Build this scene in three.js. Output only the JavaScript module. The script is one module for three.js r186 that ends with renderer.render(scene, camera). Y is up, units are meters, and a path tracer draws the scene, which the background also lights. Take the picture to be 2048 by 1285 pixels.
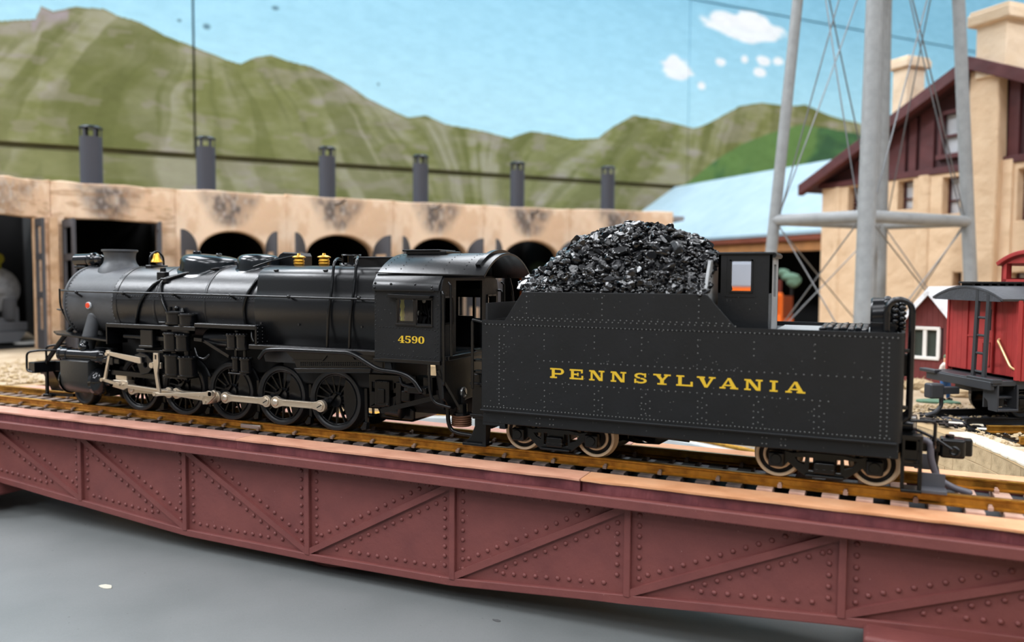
import * as THREE from 'three';
import { RoundedBoxGeometry } from 'three/addons/geometries/RoundedBoxGeometry.js';
import { TextGeometry } from 'three/addons/geometries/TextGeometry.js';
import { FontLoader } from 'three/addons/loaders/FontLoader.js';
import { RectAreaLightUniformsLib } from 'three/addons/lights/RectAreaLightUniformsLib.js';
import { mergeGeometries, mergeVertices, toCreasedNormals } from 'three/addons/utils/BufferGeometryUtils.js';
import { MarchingCubes } from 'three/addons/objects/MarchingCubes.js';

// ---------------------------------------------------------------- camera, exposure, room axes
// Lengths below are millimetres on the model (1:87); S turns them into metres. x runs along the bridge track, y is up, z towards the camera.
const S = 0.001;
const scene = new THREE.Scene();
scene.background = new THREE.Color(0x000000);
const camera = new THREE.PerspectiveCamera(43.757, 2048 / 1285, 0.01, 20);
camera.rotation.order = 'YXZ';
camera.position.set(142.32 * S, 45.33 * S, 199.92 * S);
camera.rotation.set(-0.055388, 0.425218, 0.006492);
camera.focus = 0.222;
camera.userData.fStop = 17;
scene.add(camera);
const renderer = new THREE.WebGLRenderer({ antialias: true });
renderer.toneMapping = THREE.LinearToneMapping;
renderer.toneMappingExposure = 1.0;
renderer.shadowMap.enabled = true;
renderer.shadowMap.type = THREE.PCFSoftShadowMap;
RectAreaLightUniformsLib.init();
// the room is square to the painted wall: RU runs along it, RN out of it
const RO = new THREE.Vector3(-704.6, 0, -350.9), RU = new THREE.Vector3(.653, 0, -.757).normalize(), RN = new THREE.Vector3(.757, 0, .653).normalize();
const room = (u, y, n) => new THREE.Vector3(RO.x + RU.x * u + RN.x * n, y, RO.z + RU.z * u + RN.z * n);
const ROOM_TURN = Math.atan2(-RU.z, RU.x);
const LAMP_POWER = [[10, 20, 9, 7], [44, 11, 10, 8], [9, 5, 4, 4], [17, 17, 16, 16]], CEILING = 1500, FLOOR = -1000;   // rows counted from the far wall, each from the left
const LAMPS = [-700, 60, 1250, 2250].flatMap((n, r) => [-1600, -450, 750, 1950].map((u, c) => [u, n, r, c]));   // ceiling fittings: along the wall, out of the wall

// ---------------------------------------------------------------- helpers
let seed = 20240611;
const rnd = () => { seed |= 0; seed = seed + 0x6D2B79F5 | 0; let t = Math.imul(seed ^ seed >>> 15, 1 | seed); t = t + Math.imul(t ^ t >>> 7, 61 | t) ^ t; return ((t ^ t >>> 14) >>> 0) / 4294967296; };
const rr = (a, b) => a + (b - a) * rnd();
const V = (x, y, z) => new THREE.Vector3(x, y, z);
const clamp = (x, a = 0, b = 1) => Math.min(b, Math.max(a, x));
const mix = (a, b, t) => a + (b - a) * t;
const smooth = (a, b, x) => { const t = clamp((x - a) / (b - a)); return t * t * (3 - 2 * t); };
function lerpList(list, x) {                      // [[x, y], ...] piecewise linear
  if (x <= list[0][0]) return list[0][1];
  for (let i = 1; i < list.length; i++) if (x <= list[i][0]) return mix(list[i - 1][1], list[i][1], (x - list[i - 1][0]) / (list[i][0] - list[i - 1][0]));
  return list[list.length - 1][1];
}
// tileable value noise
const LAT = Array.from({ length: 65536 }, () => rnd());
const lat = (x, y, p) => LAT[(((x % p) + p) % p) * 251 + (((y % p) + p) % p) * 17 & 65535];
function vnoise(x, y, p) {
  const i = Math.floor(x), j = Math.floor(y), u = smooth(0, 1, x - i), v = smooth(0, 1, y - j);
  return mix(mix(lat(i, j, p), lat(i + 1, j, p), u), mix(lat(i, j + 1, p), lat(i + 1, j + 1, p), u), v);
}
function fbm(x, y, p, oct = 4) { let s = 0, a = .5, n = 0; for (let o = 0; o < oct; o++) { s += a * vnoise(x * p + 13 * o, y * p + 7 * o, p); n += a; a *= .5; p *= 2; } return s / n; }
function dataTex(w, h, fn, srgb, repeat = true) {
  const d = new Uint8Array(w * h * 4);
  for (let j = 0; j < h; j++) for (let i = 0; i < w; i++) {
    const c = fn(i / w, j / h, i, j), k = (j * w + i) * 4;
    d[k] = clamp(c[0]) * 255; d[k + 1] = clamp(c[1]) * 255; d[k + 2] = clamp(c[2]) * 255; d[k + 3] = 255;
  }
  const t = new THREE.DataTexture(d, w, h, THREE.RGBAFormat);
  if (repeat) t.wrapS = t.wrapT = THREE.RepeatWrapping;
  t.magFilter = THREE.LinearFilter; t.minFilter = THREE.LinearMipmapLinearFilter; t.generateMipmaps = true;
  if (srgb) t.colorSpace = THREE.SRGBColorSpace;
  t.needsUpdate = true;
  return t;
}
const grey = f => (u, v, i, j) => { const g = f(u, v, i, j); return [g, g, g]; };
const css = h => { const c = new THREE.Color(h); c.convertLinearToSRGB(); return [c.r, c.g, c.b]; };
const NOISE = dataTex(512, 512, grey((u, v) => fbm(u, v, 8, 6)));
const FINE = dataTex(512, 512, grey((u, v) => .25 * rnd() + .75 * fbm(u, v, 48, 3)));
const BRUSH = dataTex(512, 512, grey((u, v) => .6 * fbm(u, v * .25, 32, 4) + .4 * fbm(u, v, 6, 4)));
function paint(base, dark, amount, o = {}) {      // a colour map of one paint with blotches, grain and specks
  const a = css(base), b = css(dark);
  const specks = [];
  for (let k = 0; k < (o.specks || 0); k++) specks.push([rnd(), rnd(), rr(.0008, o.size || .003), rr(.3, 1)]);
  const n = o.px || 512, t = dataTex(n, n, (u, v) => { const f = clamp((fbm(u, v, o.p || 6, 5) - .5) * 2.2 * amount + .5 * amount), g = (rnd() - .5) * (o.grain || .02); return [0, 1, 2].map(k => mix(a[k], b[k], f) + g); }, true);
  const s = css(o.speckColor || 0xbfc0b8), d = t.image.data;
  for (const [x, y, r, w] of specks) {
    const R = Math.max(1, r * n);
    for (let j = -Math.ceil(R); j <= R; j++) for (let i = -Math.ceil(R); i <= R; i++) if (i * i + j * j <= R * R) {
      const k = (((Math.floor(y * n) + j + n) % n) * n + (Math.floor(x * n) + i + n) % n) * 4;
      for (let c = 0; c < 3; c++) d[k + c] = mix(d[k + c], s[c] * 255, w);
    }
  }
  return t;
}
function mat(o, tile = 25) { const m = new THREE.MeshStandardMaterial(o); m.userData = { tile }; return m; }
function matP(o, tile = 25) { const m = new THREE.MeshPhysicalMaterial(o); m.userData = { tile }; return m; }
const bumpy = (map, h) => ({ bumpMap: map, bumpScale: h * S });
const M = {
  black: mat({ map: paint(0x101114, 0x17181b, .6, { specks: 60, size: .0022, grain: .02, speckColor: 0x8a8b88 }), roughness: .34, metalness: 0, ...bumpy(FINE, .03) }, 30),
  cab: matP({ specularIntensity: .6, map: paint(0x0f1113, 0x15171a, .6, { specks: 46, size: .002, grain: .02, speckColor: 0x999990 }), roughness: .46, ...bumpy(FINE, .03) }, 30),
  jacket: matP({ specularIntensity: .8, color: 0x0c0d0f, roughness: .3, metalness: 0, roughnessMap: null, ...bumpy(FINE, .015) }),
  graphite: mat({ map: paint(0x424448, 0x333538, .7, { grain: .03 }), roughness: .5, ...bumpy(FINE, .03) }),
  graphiteDark: mat({ map: paint(0x1f2122, 0x1a1c1d, .7), roughness: .38, ...bumpy(FINE, .03) }),
  rivet: mat({ color: 0x4a4b4a, roughness: .4 }),
  hose: mat({ color: 0x55525a, roughness: .45 }),
  dome: mat({ color: 0x11161a, roughness: .2 }),
  gloss: mat({ color: 0x0d0f12, roughness: .13, metalness: 0 }),
  under: matP({ specularIntensity: .7, color: 0x0a0b0d, roughness: .24 }),
  tyre: mat({ color: 0x1b1c1e, roughness: .36, metalness: .3 }),
  dark: mat({ color: 0x0a0a0b, roughness: .8 }),
  nickel: mat({ color: 0xcbbfae, roughness: .32, metalness: .85, ...bumpy(FINE, .02) }),
  steel: mat({ color: 0xa9a8a6, roughness: .3, metalness: .9 }),
  brass: mat({ color: 0xcf9a3c, roughness: .34, metalness: 1 }),
  rail: mat({ map: paint(0xae8336, 0x7f5a24, .9, { p: 10 }), roughness: .32, metalness: .85, ...bumpy(BRUSH, .03) }, 18),
  railTop: mat({ color: 0xd8b878, roughness: .2, metalness: 1 }),
  yellow: mat({ color: 0xc9a520, roughness: .5 }),
  white: mat({ color: 0xe4e2dc, roughness: .6 }),
  cream: mat({ color: 0xc9b596, roughness: .45 }),
  red: mat({ color: 0xd8401c, roughness: .35 }),
  girder: mat({ map: paint(0x6f3a36, 0x633230, .8, { specks: 26, size: .0016, speckColor: 0xa08480, grain: .03 }), roughness: .62, ...bumpy(FINE, .06) }, 40),
  deckEdge: mat({ map: paint(0x6a3236, 0x501f26, .9, { p: 10 }), roughness: .6, ...bumpy(BRUSH, .5) }, 30),
  deckPink: mat({ map: paint(0xc08e7c, 0xb07c68, .9, { specks: 20, size: .002, speckColor: 0xd8c0b0 }), roughness: .7, ...bumpy(FINE, .06) }, 40),
  deckMix: mat({ map: paint(0xc8957a, 0xb67f66, .9, { specks: 18, size: .002, speckColor: 0xddc6b4 }), roughness: .7, ...bumpy(FINE, .06) }, 40),
  deckPeach: mat({ map: paint(0xd09a72, 0xbd8258, .9, { specks: 14, size: .0016, speckColor: 0xe4ccb4 }), roughness: .7, ...bumpy(FINE, .06) }, 40),
  tieGrey: mat({ map: paint(0x8b7668, 0x66564c, .9), roughness: .8 }, 12),
  tieBrown: mat({ map: paint(0x5a4c46, 0x3a322f, .9), roughness: .8 }, 12),
  tiePink: mat({ map: paint(0xc3a08e, 0xae8a78, .9), roughness: .75 }, 12),
  clip: mat({ color: 0x7a6354, roughness: .7 }),
  bed: mat({ map: paint(0x1d1f24, 0x2c2f36, .8, { specks: 10, size: .006, speckColor: 0xb9bcc0 }), roughness: .7 }, 30),
  pit: mat({ map: paint(0x6c6f6f, 0x606464, .8, { specks: 50, size: .0016, speckColor: 0x4a4c4c, grain: .025, px: 1024 }), roughness: .5, ...bumpy(NOISE, .15) }, 160),
  ledge: mat({ map: paint(0xb9bdbd, 0xa4a8a8, .8), roughness: .6 }, 60),
  tile: [0xbfa580, 0xbca27d, 0xc2a984].map(c => mat({ map: paint(c, 0xac9470, .7), roughness: .85, ...bumpy(NOISE, .4) }, 18)),
  mortar: mat({ color: 0xa38a65, roughness: .9 }),
  kerb: [0xeee6d4, 0xe6dcc6, 0xf2ecdf].map(c => mat({ map: paint(c, 0xcbbd9f, .5), roughness: .8, ...bumpy(NOISE, .3) }, 20)),
  ground: mat({ map: paint(0xb7a58c, 0x9a8468, .9, { specks: 160, size: .003, speckColor: 0xe4dccb, grain: .06, px: 1024 }), roughness: .9, ...bumpy(FINE, .8) }, 120),
  stucco: mat({ map: paint(0xdec1a0, 0xd0b08e, .7), roughness: .85, ...bumpy(NOISE, 1.6) }, 70),
  stuccoRim: mat({ map: paint(0xe2c6a4, 0xd4b48e, .7), roughness: .85, ...bumpy(NOISE, 1.2) }, 50),
  plaster: mat({ map: paint(0xecd6bb, 0xdfc4a2, .6, { specks: 4, size: .004, speckColor: 0x8a6a48 }), roughness: .85, ...bumpy(NOISE, 1.2) }, 60),
  maroon: mat({ map: paint(0x5a2b2c, 0x4a2224, .8), roughness: .6, ...bumpy(NOISE, .3) }, 40),
  maroonDark: mat({ color: 0x3c1a1d, roughness: .65 }),
  smokePipe: mat({ color: 0x3b3c44, roughness: .6 }),
  doorGrey: mat({ color: 0x45454a, roughness: .7 }),
  post: mat({ map: paint(0xdcbb9a, 0xc09a76, .9), roughness: .85, ...bumpy(BRUSH, .5) }, 30),
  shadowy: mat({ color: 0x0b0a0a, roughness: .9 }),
  roofBlue: mat({ map: paint(0x9db3be, 0x8ea6b2, .7), roughness: .6 }, 90),
  tin: mat({ map: paint(0x909394, 0x808384, .8, { grain: .05 }), roughness: .55, ...bumpy(FINE, .1) }, 25),
  wire: mat({ color: 0x77787a, roughness: .35, metalness: .7 }),
  shedRed: mat({ map: paint(0x6d2e2b, 0x602624, .8), roughness: .75 }, 30),
  snow: mat({ map: paint(0xe9eaec, 0xd6d9dd, .6), roughness: .7, ...bumpy(NOISE, .5) }, 20),
  caboose: mat({ map: paint(0xa22f2d, 0x942928, .7, { grain: .03 }), roughness: .55 }, 20),
  cabooseRoof: mat({ map: paint(0x3e4045, 0x323438, .8, { specks: 40, size: .004, speckColor: 0x85878a }), roughness: .6, ...bumpy(FINE, .15) }, 25),
  charcoal: mat({ color: 0x292b2f, roughness: .5 }),
  goldWire: mat({ color: 0xe9c592, roughness: .35, metalness: .6 }),
  orange: mat({ color: 0xe86a14, roughness: .5 }),
  green: mat({ color: 0x55785f, roughness: .7 }),
  paleGreen: mat({ color: 0x5f7f6b, roughness: .8 }),
  skin: mat({ color: 0xd8a582, roughness: .6 }),
  denim: mat({ color: 0x2f5f96, roughness: .7 }),
  shirt: mat({ color: 0xd9cfc2, roughness: .7 }),
  cap: mat({ color: 0x5c6f52, roughness: .7 }),
  twig: mat({ color: 0x9d8a6a, roughness: .9 }),
  rock: mat({ map: paint(0xcdbb9d, 0xa8926f, .9), roughness: .9, ...bumpy(NOISE, .5) }, 12),
  ash: mat({ color: 0x8a8b8f, roughness: .9 }),
  silver: mat({ map: paint(0xe4e6e8, 0xb4b7bc, .9), roughness: .5, metalness: .1 }, 20),
  curtain: mat({ color: 0xb9b23a, roughness: .8 }),
  paleWindow: mat({ map: paint(0xc6c8cc, 0xb2b5ba, .5), roughness: .3 }, 30),
  glass: new THREE.MeshPhysicalMaterial({ color: 0xffffff, roughness: .05, transmission: 1, thickness: 0, ior: 1.45 }),
  coal: [0x08090b, 0x0d0e11, 0x060709].map((c, k) => mat({ color: c, roughness: [.2, .28, .12][k], ...bumpy(FINE, .04) }, 6)),
  wallPaint: mat({ color: 0x6c6e70, roughness: .9 }),
  ceilingPaint: mat({ color: 0x5e6062, roughness: .9 }),
  floorPaint: mat({ color: 0x77736c, roughness: .8 }),
  lampBody: mat({ color: 0xe8e8e8, roughness: .5 }),
  lampGlow: new THREE.MeshStandardMaterial({ color: 0xffffff, emissive: 0xf7faff, emissiveIntensity: 2.5 }),
};

// geometry makers (mm)
function bx(x0, x1, y0, y1, z0, z1, r = 0) {
  const w = Math.abs(x1 - x0), h = Math.abs(y1 - y0), d = Math.abs(z1 - z0);
  const g = r > 0 ? new RoundedBoxGeometry(w, h, d, 2, Math.min(r, w * .49, h * .49, d * .49)) : new THREE.BoxGeometry(w, h, d);
  return g.translate((x0 + x1) / 2, (y0 + y1) / 2, (z0 + z1) / 2);
}
function along(g, a, b) {                          // a shape standing on +y from 0 to its height is laid from a towards b
  const d = b.clone().sub(a).normalize();
  g.applyQuaternion(new THREE.Quaternion().setFromUnitVectors(V(0, 1, 0), d));
  return g.translate(a.x, a.y, a.z);
}
function cyl(a, b, r0, r1 = r0, seg = 20, open = false) {
  const A = V(...a), B = V(...b), h = A.distanceTo(B);
  return along(new THREE.CylinderGeometry(r1, r0, h, seg, 1, open).translate(0, h / 2, 0), A, B);
}
function bar(a, b, w, h, up = V(0, 1, 0)) {        // square bar from a to b, w across, h in the up direction
  const A = V(...a), B = V(...b), d = B.clone().sub(A), L = d.length(); d.normalize();
  const s = V().crossVectors(d, up).normalize(), t = V().crossVectors(s, d).normalize();
  const g = new THREE.BoxGeometry(L, h, w);
  g.applyMatrix4(new THREE.Matrix4().makeBasis(d, t, s)); const c = A.add(B).multiplyScalar(.5);
  return g.translate(c.x, c.y, c.z);
}
function tube(pts, r, seg = 8, closed = false, tension = .0) {
  const p = pts.map(q => V(...q));
  let curve;
  if (tension) curve = new THREE.CatmullRomCurve3(p, closed, 'catmullrom', tension);
  else {                                           // straight runs with rounded corners
    curve = new THREE.CurvePath(); let last = p[0];
    for (let i = 1; i < p.length; i++) {
      if (i === p.length - 1) { curve.add(new THREE.LineCurve3(last, p[i])); break; }
      const k = Math.min(r * 4, p[i].distanceTo(p[i - 1]) * .45, p[i].distanceTo(p[i + 1]) * .45);
      const a = p[i].clone().add(p[i - 1].clone().sub(p[i]).setLength(k)), b = p[i].clone().add(p[i + 1].clone().sub(p[i]).setLength(k));
      curve.add(new THREE.LineCurve3(last, a)); curve.add(new THREE.QuadraticBezierCurve3(a, p[i], b)); last = b;
    }
  }
  const segs = tension ? pts.length * 8 : (pts.length - 1) * 10;
  const g = new THREE.TubeGeometry(curve, segs, r, seg, closed);
  const e = [g];
  if (!closed) e.push(new THREE.SphereGeometry(r, seg, 4).translate(p[0].x, p[0].y, p[0].z), new THREE.SphereGeometry(r, seg, 4).translate(p[p.length - 1].x, p[p.length - 1].y, p[p.length - 1].z));
  return mergeGeometries(e.map(plain));
}
const lathe = (prof, x, y, z, seg = 32) => new THREE.LatheGeometry(prof.map(q => new THREE.Vector2(Math.max(q[0], 1e-4), q[1])), seg).translate(x, y, z);
const latheX = (prof, y, z, seg = 48) => new THREE.LatheGeometry(prof.map(q => new THREE.Vector2(Math.max(q[1], 1e-4), q[0])), seg).rotateZ(-Math.PI / 2).translate(0, y, z);     // [x, radius]
const latheZ = (prof, x, y, seg = 40) => new THREE.LatheGeometry(prof.map(q => new THREE.Vector2(Math.max(q[1], 1e-4), q[0])), seg).rotateX(Math.PI / 2).translate(x, y, 0);       // [z, radius]
function shape(pts, holes = []) {
  const s = new THREE.Shape(pts.map(q => new THREE.Vector2(q[0], q[1])));
  for (const h of holes) s.holes.push(new THREE.Path(h.map(q => new THREE.Vector2(q[0], q[1]))));
  return s;
}
function ext(pts, d, holes, bevel = 0) {
  return new THREE.ExtrudeGeometry(shape(pts, holes), { depth: d - 2 * bevel, bevelEnabled: bevel > 0, bevelSize: bevel, bevelThickness: bevel, bevelSegments: 2, bevelOffset: -bevel, curveSegments: 6 }).translate(0, 0, bevel);
}
const extZ = (pts, z0, z1, holes, bevel) => ext(pts, z1 - z0, holes, bevel).translate(0, 0, z0);                                                               // [x, y]
const extX = (pts, x0, x1, holes = [], bevel) => ext(pts.map(q => [-q[0], q[1]]), x1 - x0, holes.map(h => h.map(q => [-q[0], q[1]])), bevel).rotateY(Math.PI / 2).translate(x0, 0, 0);   // [z, y]
const extY = (pts, y0, y1, holes = [], bevel) => ext(pts.map(q => [q[0], -q[1]]), y1 - y0, holes.map(h => h.map(q => [q[0], -q[1]])), bevel).rotateX(-Math.PI / 2).translate(0, y0, 0); // [x, z]
const rect = (x0, x1, y0, y1) => [[x0, y0], [x1, y0], [x1, y1], [x0, y1]];
const soften = (g, a = .6) => toCreasedNormals(g.index ? g.toNonIndexed() : g, a);
function arc(cx, cy, r, a0, a1, n = 16) { return Array.from({ length: n + 1 }, (_, i) => { const a = a0 + (a1 - a0) * i / n; return [cx + r * Math.cos(a), cy + r * Math.sin(a)]; }); }
function plain(g) {
  const o = g.index ? g.toNonIndexed() : g;
  for (const k of Object.keys(o.attributes)) if (k !== 'position' && k !== 'normal') o.deleteAttribute(k);
  o.morphAttributes = {}; if (!o.attributes.normal) o.computeVertexNormals();
  o.clearGroups(); return o;
}
const RIVET = plain(new THREE.SphereGeometry(1, 6, 2, 0, Math.PI * 2, 0, Math.PI / 2).rotateX(Math.PI / 2));    // half dome facing +z
function rivets(list, r, normal = 'z', flat = .6) { // [[x, y, z], ...]
  const p = RIVET.attributes.position, nn = RIVET.attributes.normal, n = p.count, P = new Float32Array(list.length * n * 3), N = new Float32Array(list.length * n * 3);
  const q = new THREE.Quaternion().setFromUnitVectors(V(0, 0, 1), normal === 'z' ? V(0, 0, 1) : normal === 'x' ? V(1, 0, 0) : normal === 'y' ? V(0, 1, 0) : normal.clone().normalize()), v = V();
  list.forEach((c, k) => {
    for (let i = 0; i < n; i++) {
      v.set(p.getX(i) * r, p.getY(i) * r, p.getZ(i) * r * flat).applyQuaternion(q); const o = (k * n + i) * 3;
      P[o] = v.x + c[0]; P[o + 1] = v.y + c[1]; P[o + 2] = v.z + c[2];
      v.set(nn.getX(i), nn.getY(i), nn.getZ(i)).applyQuaternion(q); N[o] = v.x; N[o + 1] = v.y; N[o + 2] = v.z;
    }
  });
  const g = new THREE.BufferGeometry(); g.setAttribute('position', new THREE.BufferAttribute(P, 3)); g.setAttribute('normal', new THREE.BufferAttribute(N, 3)); return g;
}
const row = (a, b, step) => { const A = V(...a), B = V(...b), n = Math.max(1, Math.round(A.distanceTo(B) / step)); return Array.from({ length: n + 1 }, (_, i) => A.clone().lerp(B, i / n).toArray()); };
function boxUV(g, tile) {
  const p = g.attributes.position, uv = new Float32Array(p.count * 2), a = V(), b = V(), c = V();
  for (let i = 0; i < p.count; i += 3) {
    a.fromBufferAttribute(p, i); b.fromBufferAttribute(p, i + 1); c.fromBufferAttribute(p, i + 2);
    const n = b.clone().sub(a).cross(c.clone().sub(a)), x = Math.abs(n.x), y = Math.abs(n.y), z = Math.abs(n.z);
    [a, b, c].forEach((v, k) => {
      const [s, t] = y >= x && y >= z ? [v.x, v.z] : x >= z ? [v.z, v.y] : [v.x, v.y];
      uv[(i + k) * 2] = s / tile; uv[(i + k) * 2 + 1] = t / tile;
    });
  }
  g.setAttribute('uv', new THREE.BufferAttribute(uv, 2));
}
function geo(list, tile = 25, origin) {            // merged, with uv in tiles, in metres
  const g = mergeGeometries((Array.isArray(list) ? list : [list]).map(plain));
  if (origin) g.translate(-origin.x, -origin.y, -origin.z);
  boxUV(g, tile); g.scale(S, S, S); return g;
}
const taken = {};
const numbered = n => { const k = taken[n] = (taken[n] ?? -1) + 1; return k ? `${n}_${String(k).padStart(3, '0')}` : n; };
function tag(o, label, category, group, kind) { if (label) o.userData.label = label; if (category) o.userData.category = category; if (group) o.userData.group = group; if (kind) o.userData.kind = kind; return o; }
const originOf = new WeakMap();
function thing(name, label, category, at = [0, 0, 0], turn = 0, group) {
  const o = new THREE.Group(); o.name = numbered(name); o.position.set(at[0] * S, at[1] * S, at[2] * S); o.rotation.y = turn;
  originOf.set(o, turn ? V(0, 0, 0) : V(...at));   // turned things are authored in their own frame
  scene.add(o); return tag(o, label, category, group);
}
function structure(name, list, m) { const o = part(name, list, m, scene); o.name = numbered(name); o.userData.kind = 'structure'; return o; }
function part(name, list, m, parent, kind) {
  const g = list.isBufferGeometry && list.userData.ready ? list : geo(list, m.userData.tile || 25, originOf.get(parent));
  const o = new THREE.Mesh(g, m); o.name = name; o.castShadow = o.receiveShadow = true;
  originOf.set(o, originOf.get(parent) || V(0, 0, 0));
  if (kind) o.userData.kind = kind;
  parent.add(o); return o;
}
const ready = (list, m) => { const g = geo(list, m.userData.tile || 25); g.userData.ready = true; return g; };   // a geometry shared by alike pieces, centred on its own origin
function piece(name, g, m, parent, at, rot) {      // a copy of a shared geometry
  const o = new THREE.Mesh(g, m), c = originOf.get(parent) || V(0, 0, 0); o.name = name; o.castShadow = o.receiveShadow = true;
  o.position.set((at[0] - c.x) * S, (at[1] - c.y) * S, (at[2] - c.z) * S); if (rot) o.rotation.set(...rot);
  originOf.set(o, V(0, 0, 0)); parent.add(o); return o;
}
const font = await new FontLoader().loadAsync('fonts/droid/droid_serif_bold.typeface.json');
function glyph(ch, x0, x1, y0, y1, z, d) {         // one letter fitted to a box on a z face
  const g = new TextGeometry(ch, { font, size: 10, depth: 1, curveSegments: 6, bevelEnabled: false }); g.computeBoundingBox();
  const b = g.boundingBox; g.translate(-b.min.x, -b.min.y, 0).scale((x1 - x0) / (b.max.x - b.min.x), (y1 - y0) / (b.max.y - b.min.y), d); return g.translate(x0, y0, z);
}

// ---------------------------------------------------------------- the room
{
  const box = (u0, u1, y0, y1, n0, n1) => { const g = bx(u0, u1, y0, y1, n0, n1); g.rotateY(ROOM_TURN); return g.translate(RO.x, 0, RO.z); };
  structure('floor', box(-2500, 2900, FLOOR - 40, FLOOR, -1560, 3000), M.floorPaint);
  structure('ceiling', box(-2500, 2900, CEILING, CEILING + 40, -1560, 3000), M.ceilingPaint);
  structure('wall_left', box(-2500, -2460, FLOOR, CEILING, -1560, 2960), M.wallPaint);
  structure('wall_right', box(2860, 2900, FLOOR, CEILING, -1560, 2960), M.wallPaint);
  structure('wall_front', box(-2460, 2860, FLOOR, CEILING, 2920, 2960), M.wallPaint);
  structure('wall_back', box(-2460, 2860, FLOOR, CEILING, -1560, -1520), M.wallPaint);
  const back = structure('backdrop', box(-900, 2400, FLOOR, 690, -40, -14), M.dark);
  // painted boards of the backdrop
  const ridge = [[-200, 300], [7, 308], [38, 315], [44, 329], [55, 325], [76, 333], [103, 336], [120, 329], [140, 325], [165, 315], [194, 308], [229, 295], [246, 292], [263, 301], [280, 306], [300, 301], [327, 298], [363, 284], [401, 266], [433, 254], [450, 248], [474, 253], [501, 244], [562, 239], [595, 233], [625, 244], [680, 241], [733, 243], [758, 262], [792, 280], [831, 279], [900, 271], [932, 284], [985, 312], [1030, 321], [1082, 321], [1124, 327], [1180, 316], [1244, 308], [1347, 272], [1500, 240], [2000, 220]];
  const green = [[840, 120], [860, 174], [897, 194], [934, 219], [992, 254], [1052, 276], [1114, 297], [1169, 294], [1245, 290], [1348, 246], [1500, 190], [2000, 150]];
  const clouds = [[996, 432, 80, 24], [1005, 447, 40, 14], [955, 445, 34, 14], [870, 356, 30, 17], [862, 364, 16, 13], [914, 337, 10, 7], [949, 376, 12, 7], [995, 386, 8, 7], [1033, 389, 14, 8], [1064, 391, 11, 7], [1026, 369, 14, 7]];
  const marks = [[180, 333, 3, 2], [209, 330, 5, 4], [286, 362, 5, 3], [411, 286, 2, 2]];
  const U0 = -160, U1 = 1888, Y0 = -20, Y1 = 748, W = 2048, H = 768;
  const skyTop = css(0x82c0dd), skyMid = css(0xa4daf0), skyLow = css(0xb8e7f6), olive = css(0x787c45), oliveDark = css(0x5f642e), stone = css(0x9c9a80), mauve = css(0xa597a2), deep = css(0x3f6b3c), deepDark = css(0x2f5836), leaf = css(0x668742), cloudW = css(0xf2f6fa), ink = css(0x3e6274);
  const mixc = (a, b, t) => [mix(a[0], b[0], t), mix(a[1], b[1], t), mix(a[2], b[2], t)];
  const mural = dataTex(W, H, (s, t) => {
    const u = U0 + s * (U1 - U0), y = Y0 + t * (Y1 - Y0), w = fbm(s, t, 24, 5) - .5, top = lerpList(ridge, u) + w * 8;
    let c = mixc(skyLow, mixc(skyMid, skyTop, smooth(340, 560, y + .05 * (u - 600))), smooth(240, 380, y));
    for (const [cx, cy, a, b] of clouds) { const d = Math.hypot((u - cx) / a, (y - cy) / b) + (fbm(s, t, 60, 4) - .5) * .9; c = mixc(c, cloudW, .95 * (1 - smooth(.8, 1.05, d))); }
    for (const [cx, cy, a, b] of marks) c = mixc(c, ink, .75 * (1 - smooth(.3, 1.2, Math.hypot((u - cx) / a, (y - cy) / b))));
    if (y < top) {
      const below = top - y, wr = smooth(470, 640, u), fan = mix((u - 215) / (1 + below / 190), (u - 1060) / (1 + below / 260) + 900, wr) + (fbm(s, t, 10, 3) - .5) * 34;
      const g = fbm(fan / 620 + 2, t * .22, 18, 4), f = fbm(s, t, 72, 4), h = fbm(s, t * .7 + .2, 14, 4);
      c = mixc(olive, stone, smooth(.38 + .05 * wr, .62 + .05 * wr, g * .52 + f * .36 + h * .12));
      c = mixc(c, oliveDark, smooth(.55, .68, fbm(fan / 520 + 5, t * .16 + .3, 22, 3)) * .6);
      c = mixc(c, oliveDark, smooth(.57, .62, fbm(fan / 420 + 11, t * .1 + .6, 26, 2)) * smooth(0, 20, below) * .45);
      c = mixc(c, stone, .22 * smooth(.5, .68, fbm(fan / 700 + 8, t * .5, 30, 3)));
      c = mixc(c, stone, .5 * (1 - smooth(0, 30, below)) * smooth(.45, .6, f));
      c = mixc(c, mauve, smooth(.62, .68, fbm(s + .31, t, 60, 3)) * .3);
      if (u < 70 && u > 34) c = mixc(c, mauve, .7 * (1 - smooth(6, 22, below)));
      c = mixc(c, oliveDark, (1 - smooth(0, 4, below)) * .4);
      const gt = lerpList(green, u) + w * 6;
      if (y < gt && u > 850) { const r = fbm((u * 1.6 + (gt - y) * .8) % W / W, t * .3, 18, 4); c = mixc(mixc(deep, deepDark, smooth(.4, .6, fbm(s, t, 40, 3))), leaf, smooth(.5, .66, r) * .8); }
      if (y < 186 && y > 150) c = mixc(c, stone, .25);
    }
    const n = (fbm(s, t, 128, 2) - .5) * .05 + (rnd() - .5) * .025;
    return c.map(v => v + n);
  }, true, false);
  const paintMat = new THREE.MeshStandardMaterial({ map: mural, roughness: .75 });
  const cols = [[-900, 194.2], [196.4, 890.4], [891.2, 2400]], rows = [[-300, 178.8], [184.6, 462.4], [464, 690]];
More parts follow.
